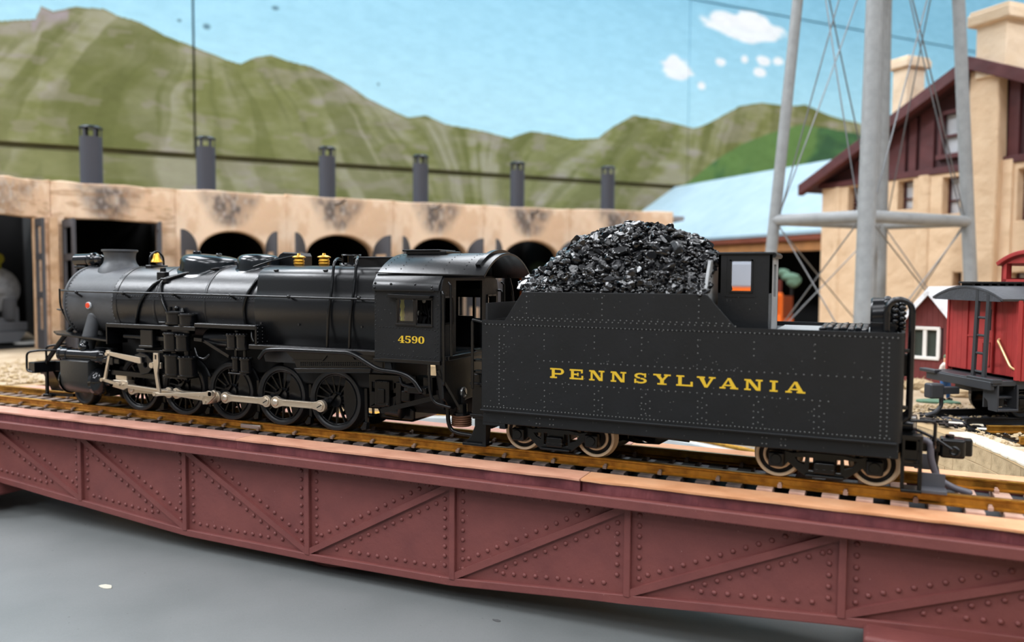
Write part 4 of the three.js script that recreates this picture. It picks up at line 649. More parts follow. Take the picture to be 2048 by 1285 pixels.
  const SLAB = {                                   // extended slab capitals, drawn in a unit box
    P: [R4(.12, .33, 0, 1), R4(0, .5, 0, .15), R4(0, .72, .85, 1), R4(.3, .72, .37, .52), ring(.7, .685, .3, .315, .19, .15, -90, 90)],
    E: [R4(.1, .31, 0, 1), R4(0, .98, 0, .15), R4(0, .95, .85, 1), R4(.87, 1, 0, .38), R4(.84, .96, .64, 1), R4(.3, .6, .43, .57), R4(.55, .66, .33, .67)],
    N: [R4(.1, .23, 0, 1), R4(.76, .89, 0, 1), R4(0, .36, 0, .14), R4(0, .32, .86, 1), R4(.63, 1, .86, 1), Q4(.66, .89, 0, .1, .34, 1)],
    S: [ring(.48, .73, .42, .27, .19, .14, 25, 268), ring(.52, .27, .44, .27, .2, .14, -158, 92), R4(.78, .9, .6, .98), R4(.06, .19, .02, .42)],
    Y: [Q4(.42, .6, .4, .1, .36, .95), Q4(.44, .6, .4, .74, .9, .95), R4(.4, .61, 0, .45), R4(0, .44, .86, 1), R4(.62, 1, .86, 1), R4(.24, .77, 0, .14)],
    L: [R4(.12, .33, 0, 1), R4(0, .48, .86, 1), R4(0, 1, 0, .15), R4(.86, 1, 0, .44)],
    V: [Q4(.42, .58, 0, .09, .35, .95), Q4(.46, .58, 0, .77, .92, .95), R4(0, .43, .86, 1), R4(.64, 1, .86, 1)],
    A: [Q4(.07, .2, .05, .44, .54, 1), Q4(.67, .93, .05, .42, .58, 1), R4(.25, .75, .25, .38), R4(0, .33, 0, .14), R4(.57, 1, 0, .14)],
    I: [R4(.3, .7, 0, 1), R4(0, 1, 0, .15), R4(0, 1, .85, 1)],
  };
  [...'PENNSYLVANIA'].forEach((c, i) => { const a = ends[2 * i], w = ends[2 * i + 1] - a; part('letter', SLAB[c].map((q, k) => extZ(q.map(([x, y]) => [a + x * w, 20.5 + y * 2.45]), ZS - .05, ZS + .05 + k * .006)), M.yellow, T); });
  // doghouse on the deck behind the coal
  const DX0 = 109, DX1 = 121, DZ0 = -3, DZ1 = 10;
  const dh = part('doghouse', [extZ([[DX0, 33], [DX1, 33], [DX1, 50.8], [DX0, 50.8]], DZ1 - .6, DZ1, [rect(112, 116.4, 42.4, 49.2)]), extZ([[DX0, 33], [DX1, 33], [DX1, 50.8], [DX0, 50.8]], DZ0, DZ0 + .6, [rect(109.9, 115.4, 42, 49.6)]), extX([[DZ0, 33], [DZ1, 33], [DZ1, 50.8], [DZ0, 50.8]], DX0, DX0 + .6, [rect(-1.5, 8, 42, 49.6)])], M.cab, T);
  part('doghouse_door', extX([[DZ0, 33], [DZ1, 33], [DZ1, 50.8], [DZ0, 50.8]], DX1 - .6, DX1, [rect(1.6, 6.4, 41, 48.6)]), M.tin, dh);
  part('doghouse_roof', [bx(DX0 - .3, DX1 + .5, 50.7, 51.3, DZ0 - .4, DZ1 + .4, .2), cyl([DX1 + .3, 50.6, DZ0], [DX1 + .3, 50.6, DZ1], .6, .6, 12)], M.cab, dh);
  part('doghouse_window_frame', [bx(111.6, 116.8, 49.2, 49.6, DZ1 - .2, DZ1 + .3), bx(111.6, 116.8, 42, 42.4, DZ1 - .2, DZ1 + .3), bx(111.6, 112, 42, 49.6, DZ1 - .2, DZ1 + .3), bx(116.4, 116.8, 42, 49.6, DZ1 - .2, DZ1 + .3), bx(110.6, 117.4, 41, 41.3, DZ1, DZ1 + .15), bx(110.6, 110.9, 41, 50, DZ1, DZ1 + .15)], M.cab, dh);
  // deck fittings
  part('deck_plate', bx(121.6, 146.4, TOP, TOP + .25, -16, 16), M.tin, T);
  { const g = []; for (let i = 0; i < 7; i++) for (let j = 0; j < 12; j++) g.push(bx(-.62, .62, -.3, .75, -.45, .45, .2).rotateY(rr(-.5, .5)).rotateZ(rr(-.2, .2)).translate(132 + i * 1.45, TOP + .6 + .25 * (i % 2), 11.4 - j * 1.9)); part('tread_plate', g, M.gloss, T, 'stuff'); }
  part('water_hatch', [soften(latheX([[141.6, 0], [141.6, 3.6], [142, 3.9], [144.4, 3.9], [144.8, 3.5], [145, 3.3], [148, 3.1], [148.2, 0]], 37.3, 3, 32)), bx(141.6, 147, TOP, 36, -.6, 6.6, .4)], M.under, T);
  part('hatch_knobs', Array.from({ length: 54 }, (_, i) => { const k = i / 18 | 0, a = i / 18 * 6.2832 + k * .17; return new THREE.IcosahedronGeometry(.78, 1).scale(1.1, .8, .8).translate(145 + k * 1.5, 37.3 + (3.7 - k * .2) * Math.cos(a), 3 + (3.7 - k * .2) * Math.sin(a)); }), M.gloss, T, 'stuff');
  // front end: ladder post, steps, grab irons
  part('front_step', both(s => [extZ([[47, 8], [50.4, 8], [50.4, 16.5], [49.6, 20], [47.6, 20], [47, 16.5]], s > 0 ? 12.6 : -14.6, s > 0 ? 14.6 : -12.6, [], .3), extZ([[47.6, 8.4], [50, 8.4], [51.4, 1.6], [44.8, 1.6], [46.6, 3.4], [47.6, 6]], s > 0 ? 13 : -14.2, s > 0 ? 14.2 : -13, [], .2), bx(44.6, 51.6, 1, 1.8, s * 11.4, s * 15.4, .2), bx(46.6, 50.8, 8.6, 9.4, s * 11.6, s * 15, .2), bx(46.6, 50.8, 17, 17.7, s * 12, s * 15.2, .2), extX([[s * 12, 8], [s * 15.6, 8], [s * 15.6, 1.4], [s * 13.6, 1.4]], 50.6, 51.6)]), M.under, T);
  part('front_grab', both(s => [tube([[51.2, 33.6, s * 16.6], [49, 34.2, s * 17.2], [48.4, 34.2, s * 17.2], [48.4, 16.6, s * 17]], .42), ...[20.5, 23.4, 26].map(y => bx(48, 51, y, y + .5, s * 13.6, s * 16.6))]), M.under, T);
  part('front_buffer', [bx(48, 51.2, 5, 13, -11, 11, .4), bx(42, 51, 7, 10, -2.6, 2.6, .4), bx(50.6, 51.2, 33, 38.5, -14, 14)], M.dark, T);
  // trucks
  const wheelG = s => ({ rim: ready(latheZ([[s * 7.3, 5.4], [s * 7.9, 5.4], [s * 8.1, 5.0], [s * 9.6, 4.95], [s * 9.75, 4.85], [s * 9.7, 4.25], [s * 9.3, 4.2], [s * 7.3, 4.2]], 0, 0, 40), M.cream), web: ready(latheZ([[s * 9.3, 4.25], [s * 8.8, 3.9], [s * 9, 3.3], [s * 9, 0]], 0, 0, 40), M.dark), ring: ready(latheZ([[s * 8.8, 3.3], [s * 9.5, 3.25], [s * 9.5, 2.65], [s * 8.8, 2.6]], 0, 0, 36), M.cream) });
  for (const xs of [[59.6, 79.4], [123.2, 143.4]]) {
    const c = (xs[0] + xs[1]) / 2, tr = part('truck', [bx(c - 2.5, c + 2.5, 3, 6.4, -11, 11, .4), ...xs.map(x => cyl([x, 5, -11.4], [x, 5, 11.4], 1.3))], M.under, T);
    for (const s of [1, -1]) {
      const w = wheelG(s), z0 = s > 0 ? 10.6 : -11.8, z1 = s > 0 ? 11.8 : -10.6, A = xs[0], B = xs[1];
      part('truck_side', [extZ([[A - 1.4, 6.2], [A + 1.6, 6.6], [A + 3.4, 6.3], [c - 3.6, 6.7], [c + 3.6, 6.7], [B - 3.4, 6.3], [B - 1.6, 6.6], [B + 1.4, 6.2], [B + 1.8, 3.2], [B - 1.6, 3], [B - 2.4, 4], [c + 4.4, 1.3], [c - 4.4, 1.3], [A + 2.4, 4], [A + 1.6, 3], [A - 1.8, 3.2]], z0, z1, [[[A + 3.6, 5.4], [A + 6.2, 5.6], [A + 6, 3.6], [A + 4.4, 4.2]], [[B - 3.6, 5.4], [B - 6.2, 5.6], [B - 6, 3.6], [B - 4.4, 4.2]], rect(c - 3.2, c - 2.3, 2.6, 5.4), rect(c + 2.3, c + 3.2, 2.6, 5.4)], .15),
        ...xs.flatMap(x => [bx(x - 1.7, x + 1.7, 3, 6.4, s * 11, s * 13.4, .5), cyl([x, 4.8, s * 13.2], [x, 4.8, s * 13.8], 1.3, 1.1, 16)]), bx(c - 2.2, c + 2.2, 2.2, 4.8, s * 11.4, s * 13, .4), bx(c - 4, c + 4, 1.2, 1.8, s * 11, s * 12.6, .2), ...[-1.6, 0, 1.6].map(e => new THREE.TorusGeometry(.9, .2, 6, 14).rotateX(Math.PI / 2).translate(c + e, 3.2, s * 12))], M.under, tr);
      for (const x of xs) { const r = piece('wheel', w.rim, M.cream, tr, [x, 5, 0]); for (const [n, g, m] of [['wheel_web', w.web, M.dark], ['wheel_ring', w.ring, M.cream]]) { const o = new THREE.Mesh(g, m); o.name = n; o.castShadow = o.receiveShadow = true; r.add(o); } }
    }
  }
  part('brake_cylinder', [cyl([86, 5.4, -5], [91, 4, -5], 2.6, 2.4, 20), bx(80, 84.6, 2.4, 6, -7, -3, .5), bar([80, 4.2, -5], [100, 3.4, -5], .8, .8), extZ([[81, 2.2], [86, 1.4], [92, 1.6], [97, 4.6], [97, 6], [84, 6]], -6, -5, [arc(88.4, 2.9, 1.2, 0, 6.2832, 14)], .15)], M.under, T);
  // rear end: ladder, beam, steps, coupler, hose, uncoupling bar
  part('ladder', [...[14, 7.4].map(z => tube([[144.8, 33.4, z], [144.8, 38.4, z], ...arc(147.25, 38.6, 2.45, Math.PI, 0, 8).map(q => [q[0], q[1], z]), [149.7, 38, z], [149.7, 16.4, z], [148.4, 15.6, z]], .58, 10)), ...[18, 21.6, 25.2, 28.8, 32.4].map(y => cyl([149.7, y, 7.4], [149.7, y, 14], .35, .35, 8)), ...[30.4, 18.4].map(y => bx(148.2, 149.8, y - .4, y + .4, 13.6, 14.4, .15))], M.under, T);
  part('rear_beam', [bx(148.2, 151.6, 7.4, 12.6, -14.6, 14.6, .4), ...both(s => [...[148.4, 151.7].flatMap(x => [bx(x, x + .65, 1, 12.6, s * 14.2, s * 14.9, .15), bx(x, x + .65, 1, 12.6, s * 11.2, s * 11.8, .15)]), bx(148.4, 152.4, 12, 12.7, s * 11, s * 15), bx(148.4, 152.4, .7, 1.4, s * 10.8, s * 15.4, .2), bx(148.4, 152.4, 6.2, 6.9, s * 11, s * 15), bx(148.6, 151.8, 9.6, 11.6, s * 11.6, s * 14.6)])], M.under, T);
  part('foot_board', both(s => [bx(152, 157.2, .6, 1.4, s * 10, s * 14, .2), bx(152.6, 157, 1.2, 4.2, s * 10, s * 10.5)]), M.doorGrey, T);
  part('rear_fittings', [cyl([148.4, 14.2, 10], [150.6, 14.2, 10], 1.6, 1.4, 16), bx(148.4, 150.8, 13, 15.6, 2, 6, .4), cyl([150.6, 12.8, 4], [150.6, 15, 4], .9, .9, 14), bx(148.4, 150, 24, 29, 3, 5, .4)], M.under, T);
  part('steam_fitting', [bx(149.6, 151.2, 13.4, 16, 9.2, 10.2, .3)], M.steel, T);
  part('uncoupling_bar', [tube([[150, 15.8, 14.4], [153.6, 16, 14.4], [154.6, 15.6, 13.8], [154.6, 11, 13], [155, 9.4, 8]], .36), tube([[151.4, 13.2, 10], [155, 11.6, 10], [158, 9.6, 10]], .34), new THREE.TorusGeometry(.8, .32, 8, 16).rotateY(-.4).translate(158.6, 9.2, 10)], M.under, T);
  part('coupler', [bx(150, 157, 7, 9.6, -1.4, 1.4, .4), bx(156.4, 161.4, 6, 10.4, -2.2, 2, .7), bx(160, 163, 6.2, 10.2, -2.6, -.8, .5), cyl([158.4, 10.2, 0], [158.4, 11, 0], .9, .9, 14), ...Array.from({ length: 5 }, (_, i) => new THREE.TorusGeometry(.75, .2, 6, 14).rotateY(Math.PI / 2).translate(154 + i * .5, 9.4, 1.6)), tube([[156, 7.2, .6], [155.6, 4, .6], [156, 2.6, .8]], .6)], M.under, T);
  part('air_hose', tube([[152.4, 10.4, 4], [154.2, 9.4, 4.4], [154.6, 6, 4.6], [156, 2.4, 4.8], [158.6, .6, 5], [162, -.4, 5]], .72, 12, false, .5), M.hose, T);

  // ------------------------------------------------------------- coal: the biggest lumps one by one, the rest as one heap
  const prof = [[56.4, 41], [57.8, 43.6], [64.3, 48.6], [71.3, 54.6], [78.8, 57.2], [87.4, 58.8], [95, 57.4], [102.6, 54.4], [106.9, 51], [108.6, 47]];
  const height = (x, z) => { const p = lerpList(prof, x), k = clamp(1 - (Math.abs(z) / 17) ** 1.75); return 41 + (p - 41) * k ** .95 + .5 * (fbm(x / 60 - Math.floor(x / 60), (z + 20) / 60, 20, 2) - .5); };
  function lump(i) {                                // a chip split along flat faces
    const g = new THREE.IcosahedronGeometry(1, 3), p = g.attributes.position, v = V(), cuts = Array.from({ length: 9 }, () => ({ n: V(rr(-1, 1), rr(-1, 1), rr(-1, 1)).normalize(), d: rr(.42, .82) })), sx = rr(1.05, 1.5), sy = rr(.65, .95), sz = rr(.8, 1.15);
    for (let k = 0; k < p.count; k++) { v.fromBufferAttribute(p, k); for (const c of cuts) { const e = v.dot(c.n) - c.d; if (e > 0) v.addScaledVector(c.n, -e); } p.setXYZ(k, v.x * sx, v.y * sy, v.z * sz); }
    const n = mergeVertices(plain(g).deleteAttribute('normal'), 1e-3).toNonIndexed(); n.computeVertexNormals(); return n;
  }
  const lumps = Array.from({ length: 9 }, (_, i) => lump(i));
  const edgeX = z => 62.9 - 5.2 * clamp(1 - (z / 15) ** 2) ** .5, spots = [];
  for (let x = 57.4; x < 108; x += 1.42) for (let z = -16; z < 16.4; z += 1.42) {
    const X = x + rr(-.7, .7), Z = clamp(z + rr(-.7, .7), -16.2, 16.1), n = V(height(X - .5, Z) - height(X + .5, Z), 1, height(X, Z - .5) - height(X, Z + .5)).normalize();
    if (X < edgeX(Z) - .3) continue;
    const r = .72 + 1.15 * rnd() ** 2.2, toward = n.dot(V(142 - X, 45 - 52, 200 - Z).normalize());
    spots.push({ X, Z, Y: height(X, Z) + rr(-.1, .45), r, v: r * (toward > .05 ? 1 : .15), n });
  }
  for (let i = 0; i < 170; i++) { const X = rr(61, 107.6), Z = rr(13.6, 16.5); if (X > edgeX(Z) - .3) spots.push({ X, Z, Y: height(X, Z) + rr(-.1, .3), r: .65 + .8 * rnd() ** 2, v: .9 * rnd() + .3 }); }
  spots.sort((a, b) => b.v - a.v);
  const protos = lumps.map((g, i) => { const q = geo(g, 25); return new THREE.Mesh(q, M.coal[i % 3]); });
  spots.slice(0, 300).forEach((s, i) => {
    const o = protos[i % 9].clone(); o.name = numbered('coal_lump'); o.castShadow = o.receiveShadow = true;
    o.position.set(s.X * S, s.Y * S, s.Z * S); o.scale.setScalar(s.r); o.rotation.set(rr(-.7, .7), rr(0, 6.28), rr(-.7, .7)); scene.add(o);
    tag(o, 'jagged glossy black lump of coal heaped in the tender bunker', 'coal', 'coal lumps on the face of the tender heap');
  });
  const heap = new THREE.Group(); heap.name = 'coal_heap'; scene.add(heap); tag(heap, 'small black coal filling the tender bunker between the larger lumps', 'coal', null, 'stuff'); originOf.set(heap, V(0, 0, 0));
  { const nx = 40, nz = 26, pos = [], idx = [];
    for (let i = 0; i <= nx; i++) for (let j = 0; j <= nz; j++) { const z = -16.6 + 33.2 * j / nz, x0 = edgeX(z), x = x0 + (106.8 - x0) * Math.max(0, i - 1) / (nx - 1); pos.push(x, i ? height(x, z) - .7 + rr(-.25, .25) : 34, z); }
    for (let i = 0; i < nx; i++) for (let j = 0; j < nz; j++) { const a = i * (nz + 1) + j, b = a + nz + 1; idx.push(a, a + 1, b, b, a + 1, b + 1); }
    const g = new THREE.BufferGeometry(); g.setAttribute('position', new THREE.Float32BufferAttribute(pos, 3)); g.setIndex(idx); g.computeVertexNormals();
    const f = g.toNonIndexed(); f.computeVertexNormals(); part('coal_bed', [f, bx(63.4, 106.6, 33.3, 39, -16.4, 16.4)], M.coal[1], heap); }
  const m4 = new THREE.Matrix4(), q4 = new THREE.Quaternion(), eu = new THREE.Euler(), rest = spots.slice(300);
  for (let k = 0; k < 3000; k++) { const X = rr(57.2, 107.6), Z = k < 600 ? rr(13.5, 16.7) : rr(-16.3, 16.4); if (X > edgeX(Z) - .4) rest.push({ X, Z, Y: height(X, Z) + rr(-.2, .3), r: rr(.35, .75) }); }
  for (let v = 0; v < 3; v++) {
    const mine = rest.filter((_, i) => i % 3 === v), im = new THREE.InstancedMesh(protos[v * 2].geometry, M.coal[v], mine.length); im.name = 'coal_lumps'; im.castShadow = im.receiveShadow = true;
    mine.forEach((s, i) => { eu.set(rr(-.7, .7), rr(0, 6.28), rr(-.7, .7)); im.setMatrixAt(i, m4.compose(V(s.X * S, s.Y * S, s.Z * S), q4.setFromEuler(eu), V(s.r, s.r, s.r))); });
    heap.add(im);
  }
}
// ---------------------------------------------------------------- roundhouse behind the pit: seven stalls on a bent front
const frameOf = (A, B) => { const u = V(B[0] - A[0], 0, B[1] - A[1]), L = u.length(); u.normalize(); const n = V(-u.z, 0, u.x); return { L, u, n, m: new THREE.Matrix4().makeBasis(u, V(0, 1, 0), n).setPosition(A[0], 0, A[1]), at: (s, y, d) => V(A[0], y, A[1]).addScaledVector(u, s).addScaledVector(n, d) }; };
{
  const H = thing('roundhouse', 'tan stucco roundhouse with sooty arched stalls and six black smoke pipes', 'roundhouse', [-230, GROUND, -330]), org = originOf.get(H);
  const C = [[-351.6, -102.2], [-341, -148.4], [-303.1, -213.9], [-256.5, -274.5], [-209.1, -345.6], [-159.7, -408.3], [-103.7, -465.4], [-25, -520.9]];
  const open = [[6, 39, 0], [7.5, 64.5, 0], [14.7, 61.6, 1], [14.7, 68.4, 1], [14.7, 64.7, 1], [17.8, 69.8, 1], [23.3, 69.9, 1]];
  const stain = css(0x57504e), pale = css(0xb9b2ac), tan = css(0xe8cdb2), tan2 = css(0xdab99a), brown = css(0x8a6443);
  for (let i = 0; i < 7; i++) {
    const F = frameOf(C[i], C[i + 1]), [a, b, arched] = open[i], c = (a + b) / 2, top = 105;
    const hole = arched ? [[a, 2], [b, 2], [b, 60], ...Array.from({ length: 15 }, (_, k) => { const t = k / 14 * Math.PI; return [c + (b - a) / 2 * Math.cos(t), 60 + 16.5 * Math.sin(t)]; }), [a, 60]] : [[Math.max(a, 1), 2], [b, 2], [b + .3, 40], [b - .4, 80.4], [(a + b) / 2, 81.6], [Math.max(a, 1), 81.2]];
    const outline = [[-.1, -3], [Math.max(a, 1), -3], ...(arched ? [[a, 60], ...Array.from({ length: 17 }, (_, k) => { const t = Math.PI - k / 16 * Math.PI; return [c + (b - a) / 2 * Math.cos(t), 60 + 16.5 * Math.sin(t)]; }), [b, 60]] : [[Math.max(a, 1) + .3, 40], [Math.max(a, 1), 81.4], [(a + b) / 2, 81.8], [b - .2, 80.6], [b + .2, 40]]), [b, -3], [F.L + .1, -3], ...Array.from({ length: 13 }, (_, k) => [F.L + .1 - k / 12 * (F.L + .2), top + (fbm(k / 12, i * .13, 8, 2) - .5) * 1.6])];
    const g = plain(ext(outline, 9, [], .9).translate(0, 0, -9));
    const p = g.attributes.position, uv = new Float32Array(p.count * 2);
    for (let k = 0; k < p.count; k++) { uv[2 * k] = clamp(p.getX(k) / F.L, .002, .998); uv[2 * k + 1] = clamp((p.getY(k) + 4) / 112, .002, .998); }
    g.setAttribute('uv', new THREE.BufferAttribute(uv, 2)); g.applyMatrix4(F.m).translate(-org.x, -org.y, -org.z).scale(S, S, S); g.userData.ready = true;
    const soot = dataTex(192, 256, (s, t) => {
      const x = s * F.L, y = t * 112 - 4, n = fbm(s, t, 8, 5), n2 = fbm(s + .3, t + i * .17, 20, 3);
      let col = [0, 1, 2].map(k => mix(tan[k], tan2[k], smooth(.42, .66, n)));
      const v = Math.abs(x - c + 2) - (y - 78) * .5 - 5, band = smooth(9, -7, v) * smooth(76, 86, y) * smooth(108, 99, y);
      const w = clamp(band * (.42 + .6 * smooth(.34, .64, n2 * .5 + .5 * fbm(s + .6, t, 10, 3))) * (i ? 1 : .5));
      col = col.map((q, k) => mix(q, stain[k], w * .85)); col = col.map((q, k) => mix(q, pale[k], band * smooth(.56, .7, fbm(s, t + .4, 26, 2)) * .5));
      const e = arched && y > 56 ? Math.abs(Math.hypot((x - c) / ((b - a) / 2), Math.max(0, y - 60) / 16.5) - 1) : 1;
      col = col.map((q, k) => mix(q, brown[k], .45 * smooth(.1, .0, e)));
      if (!arched) col = col.map((q, k) => mix(q, brown[k], .35 * smooth(.55, .72, fbm(s * .4, t * 2, 16, 3))));
      return col.map(q => q + (rnd() - .5) * .03);
    }, true, false);
    part('front_wall', g, Object.assign(new THREE.MeshStandardMaterial({ map: soot, roughness: .88 }), { bumpMap: NOISE, bumpScale: 1.2 * S }), H);
    // stall: dark inside, flat roof
    const box3 = (s0, s1, y0, y1, d0, d1) => bx(s0, s1, y0, y1, d0, d1).applyMatrix4(F.m);
    part('roof', box3(-2, F.L + 14, 97.5, 101.5, -190, -8.5), M.ash, H);
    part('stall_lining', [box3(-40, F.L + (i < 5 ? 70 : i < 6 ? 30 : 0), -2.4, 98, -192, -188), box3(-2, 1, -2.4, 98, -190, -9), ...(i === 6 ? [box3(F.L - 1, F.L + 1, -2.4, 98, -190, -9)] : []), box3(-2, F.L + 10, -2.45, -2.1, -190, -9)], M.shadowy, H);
    // door leaves swung out towards the table
    const leafH = arched ? x => 60 + 16.2 * Math.sqrt(Math.max(0, 1 - (1 - x) ** 2)) : () => 80, w = (b - Math.max(a, 1)) / 2 - .5;
    for (const side of [-1, 1]) {
      if (i === 0 && side < 0) continue;
      const ph = (side < 0 ? (arched ? 58 : 96) : (arched ? 82 : 98)) * Math.PI / 180, hx = side < 0 ? Math.max(a, 1) : b;
      const edge = Array.from({ length: 9 }, (_, k) => [w * k / 8, leafH(k / 8)]), holes = arched ? [rect(w * .14, w * .8, 42, 62), rect(w * .16, w * .84, 6, 20)] : [rect(w * .16, w * .84, 58, 75), rect(w * .16, w * .84, 34, 54), rect(w * .16, w * .84, 10, 30)];
      const leaf = ext([[0, -2], ...edge, [w, -2]], 1.6, holes).rotateY(side > 0 ? -ph : -(Math.PI - ph)).translate(hx, 0, .4).applyMatrix4(F.m);
      const d = part('door_leaf', leaf, M.doorGrey, H);
    }
    if (i === 1) part('wall_post', [box3(-1.5, 3.4, -2.4, 81.5, -1, 4.5), box3(-10.5, -5, -2.4, 81.5, -3, 2)], M.post, H);
  }
  const last = frameOf(C[6], C[7]);
  part('end_wall', bx(last.L - 6, last.L, -2.5, 104.4, -190, -8, .8).applyMatrix4(last.m), M.stucco, H);
  // smoke pipes with raised caps on little legs
  [[-355.3, -189.7, 7.2], [-313.5, -252.9, 6.8], [-258.2, -325.3, 6.5], [-210.8, -390.2, 6.5], [-151.3, -458.1, 6.4], [-85.1, -514.8, 6.4]].forEach(([x, z, r], k) => {
    const t = part('smoke_pipe', [soften(lathe([[r, 99], [r, 139.8], [r * .92, 140], [r * .85, 138], [r * .85, 110]], x, 0, z, 32), .5), lathe([[r * 1.25, 100.8], [r * 1.2, 102], [r, 102.6]], x, 0, z, 28)], M.smokePipe, H);
    part('cap', [lathe([[0, 148], [r * .8, 147.6], [r * 1.05, 146.4], [r * 1.08, 145.6], [0, 146]], x, 0, z, 28)], M.under, t);
    part('cap_legs', Array.from({ length: 6 }, (_, i) => { const a = i / 6 * 6.28 + .3; return bx(-.9, .9, 139, 146.2, -.3, .3).rotateY(-a + Math.PI / 2).translate(x + r * .92 * Math.cos(a), 0, z + r * .92 * Math.sin(a)); }), M.smokePipe, t, 'stuff');
    if (k < 5) part('guy_wire', tube([[x + 4, 106, z + 3], [x + 14, 103, z + 13], [x + 24, 99.5, z + 20], [x + 27, 104, z + 12]], .5, 6, false, .5), M.under, t);
  });
  // what stands in the two open stalls
  const F0 = frameOf(C[0], C[1]), L = thing('stall_locomotive', 'grey steam locomotive front standing in the dark left stall of the roundhouse', 'locomotive', [-412, GROUND + .8, -152], Math.atan2(-F0.n.z, F0.n.x));
  part('boiler_shell', [soften(latheX([[-70, 0], [-70, 15], [14, 15], [15, 14], [16, 11]], 36, 0, 40), .5)], M.silver, L);
  part('smokebox_front', [soften(latheX([[14, 14], [15.5, 11], [17.5, 7], [18, 0]], 36, 0, 40)), bx(17, 20, 33, 38, -3, 3, .6)], M.silver, L);
  part('headlight', [latheX([[12, 0], [12, 3.6], [19, 3.8], [19.4, 3], [19.2, 0]], 57, 0, 24), bx(12, 18, 50, 55, -2, 2)], M.curtain, L);
  part('pump', [lathe([[0, 16], [4.6, 16], [4.6, 30], [0, 30]], 16, 0, 7, 20), lathe([[0, 16], [4.6, 16], [4.6, 30], [0, 30]], 16, 0, -7, 20), bx(12, 18, 10, 17, -12, 12, 1)], M.ash, L);
  part('pilot', [bx(16, 22, 8, 14, -16, 16, .8), extX([[-12, 8], [12, 8], [7, 1], [-7, 1]], 18, 30), ...[-10, 10].map(z => bx(14, 20, 14, 24, z - 1.5, z + 1.5, .4))], M.ash, L);
  part('wheel', [9, -9].map(z => latheZ([[z - 1.5, 0], [z - 1.5, 6], [z + 1.5, 6], [z + 1.5, 0]], 2, 6, 28)), M.ash, L, 'stuff');
  part('running_frame', bx(-70, 14, 9, 22, -10, 10, 1), M.dark, L);
  const disc = lathe([[0, 0], [8.4, 0], [8.6, .6], [8, 1.6], [6.5, 1.9], [0, 1.8]], 0, 0, 0, 36).scale(1, 1, 1.25);
  tag(part('disc', disc.translate(-381, GROUND, -160), M.white, scene), 'round white disc lying on the floor inside the left stall doorway', 'disc');
  const OB = thing('crate', 'small orange crate in the doorway of the rightmost stall of the roundhouse', 'crate', [-160, 0, -500]);
  part('box', bx(-164, -156, -2.4, 44, -505, -496, .6), M.orange, OB); part('lid', bx(-165, -155, 43.6, 45, -506, -495, .4), M.orange, OB);
  const SH = [-150, -508]; const bush = new THREE.IcosahedronGeometry(8, 2); { const p = bush.attributes.position; for (let k = 0; k < p.count; k++) { const v = V().fromBufferAttribute(p, k), f = .8 + .4 * fbm((v.x + 20) / 40, (v.y + v.z + 30) / 60, 8, 3); p.setXYZ(k, v.x * f * 1.2, v.y * f, v.z * f); } bush.computeVertexNormals(); }
  tag(part('shrub', [bush.clone().translate(SH[0], 53, SH[1]), bush.clone().scale(1, 1.6, 1).translate(SH[0] + 2, 30, SH[1]), cyl([SH[0], -2.5, SH[1]], [SH[0], 30, SH[1]], 1.5)], mat({ color: 0x3d4f42, roughness: .9 }), scene), 'dark green shrub beside the orange crate in the rightmost stall', 'shrub');
}
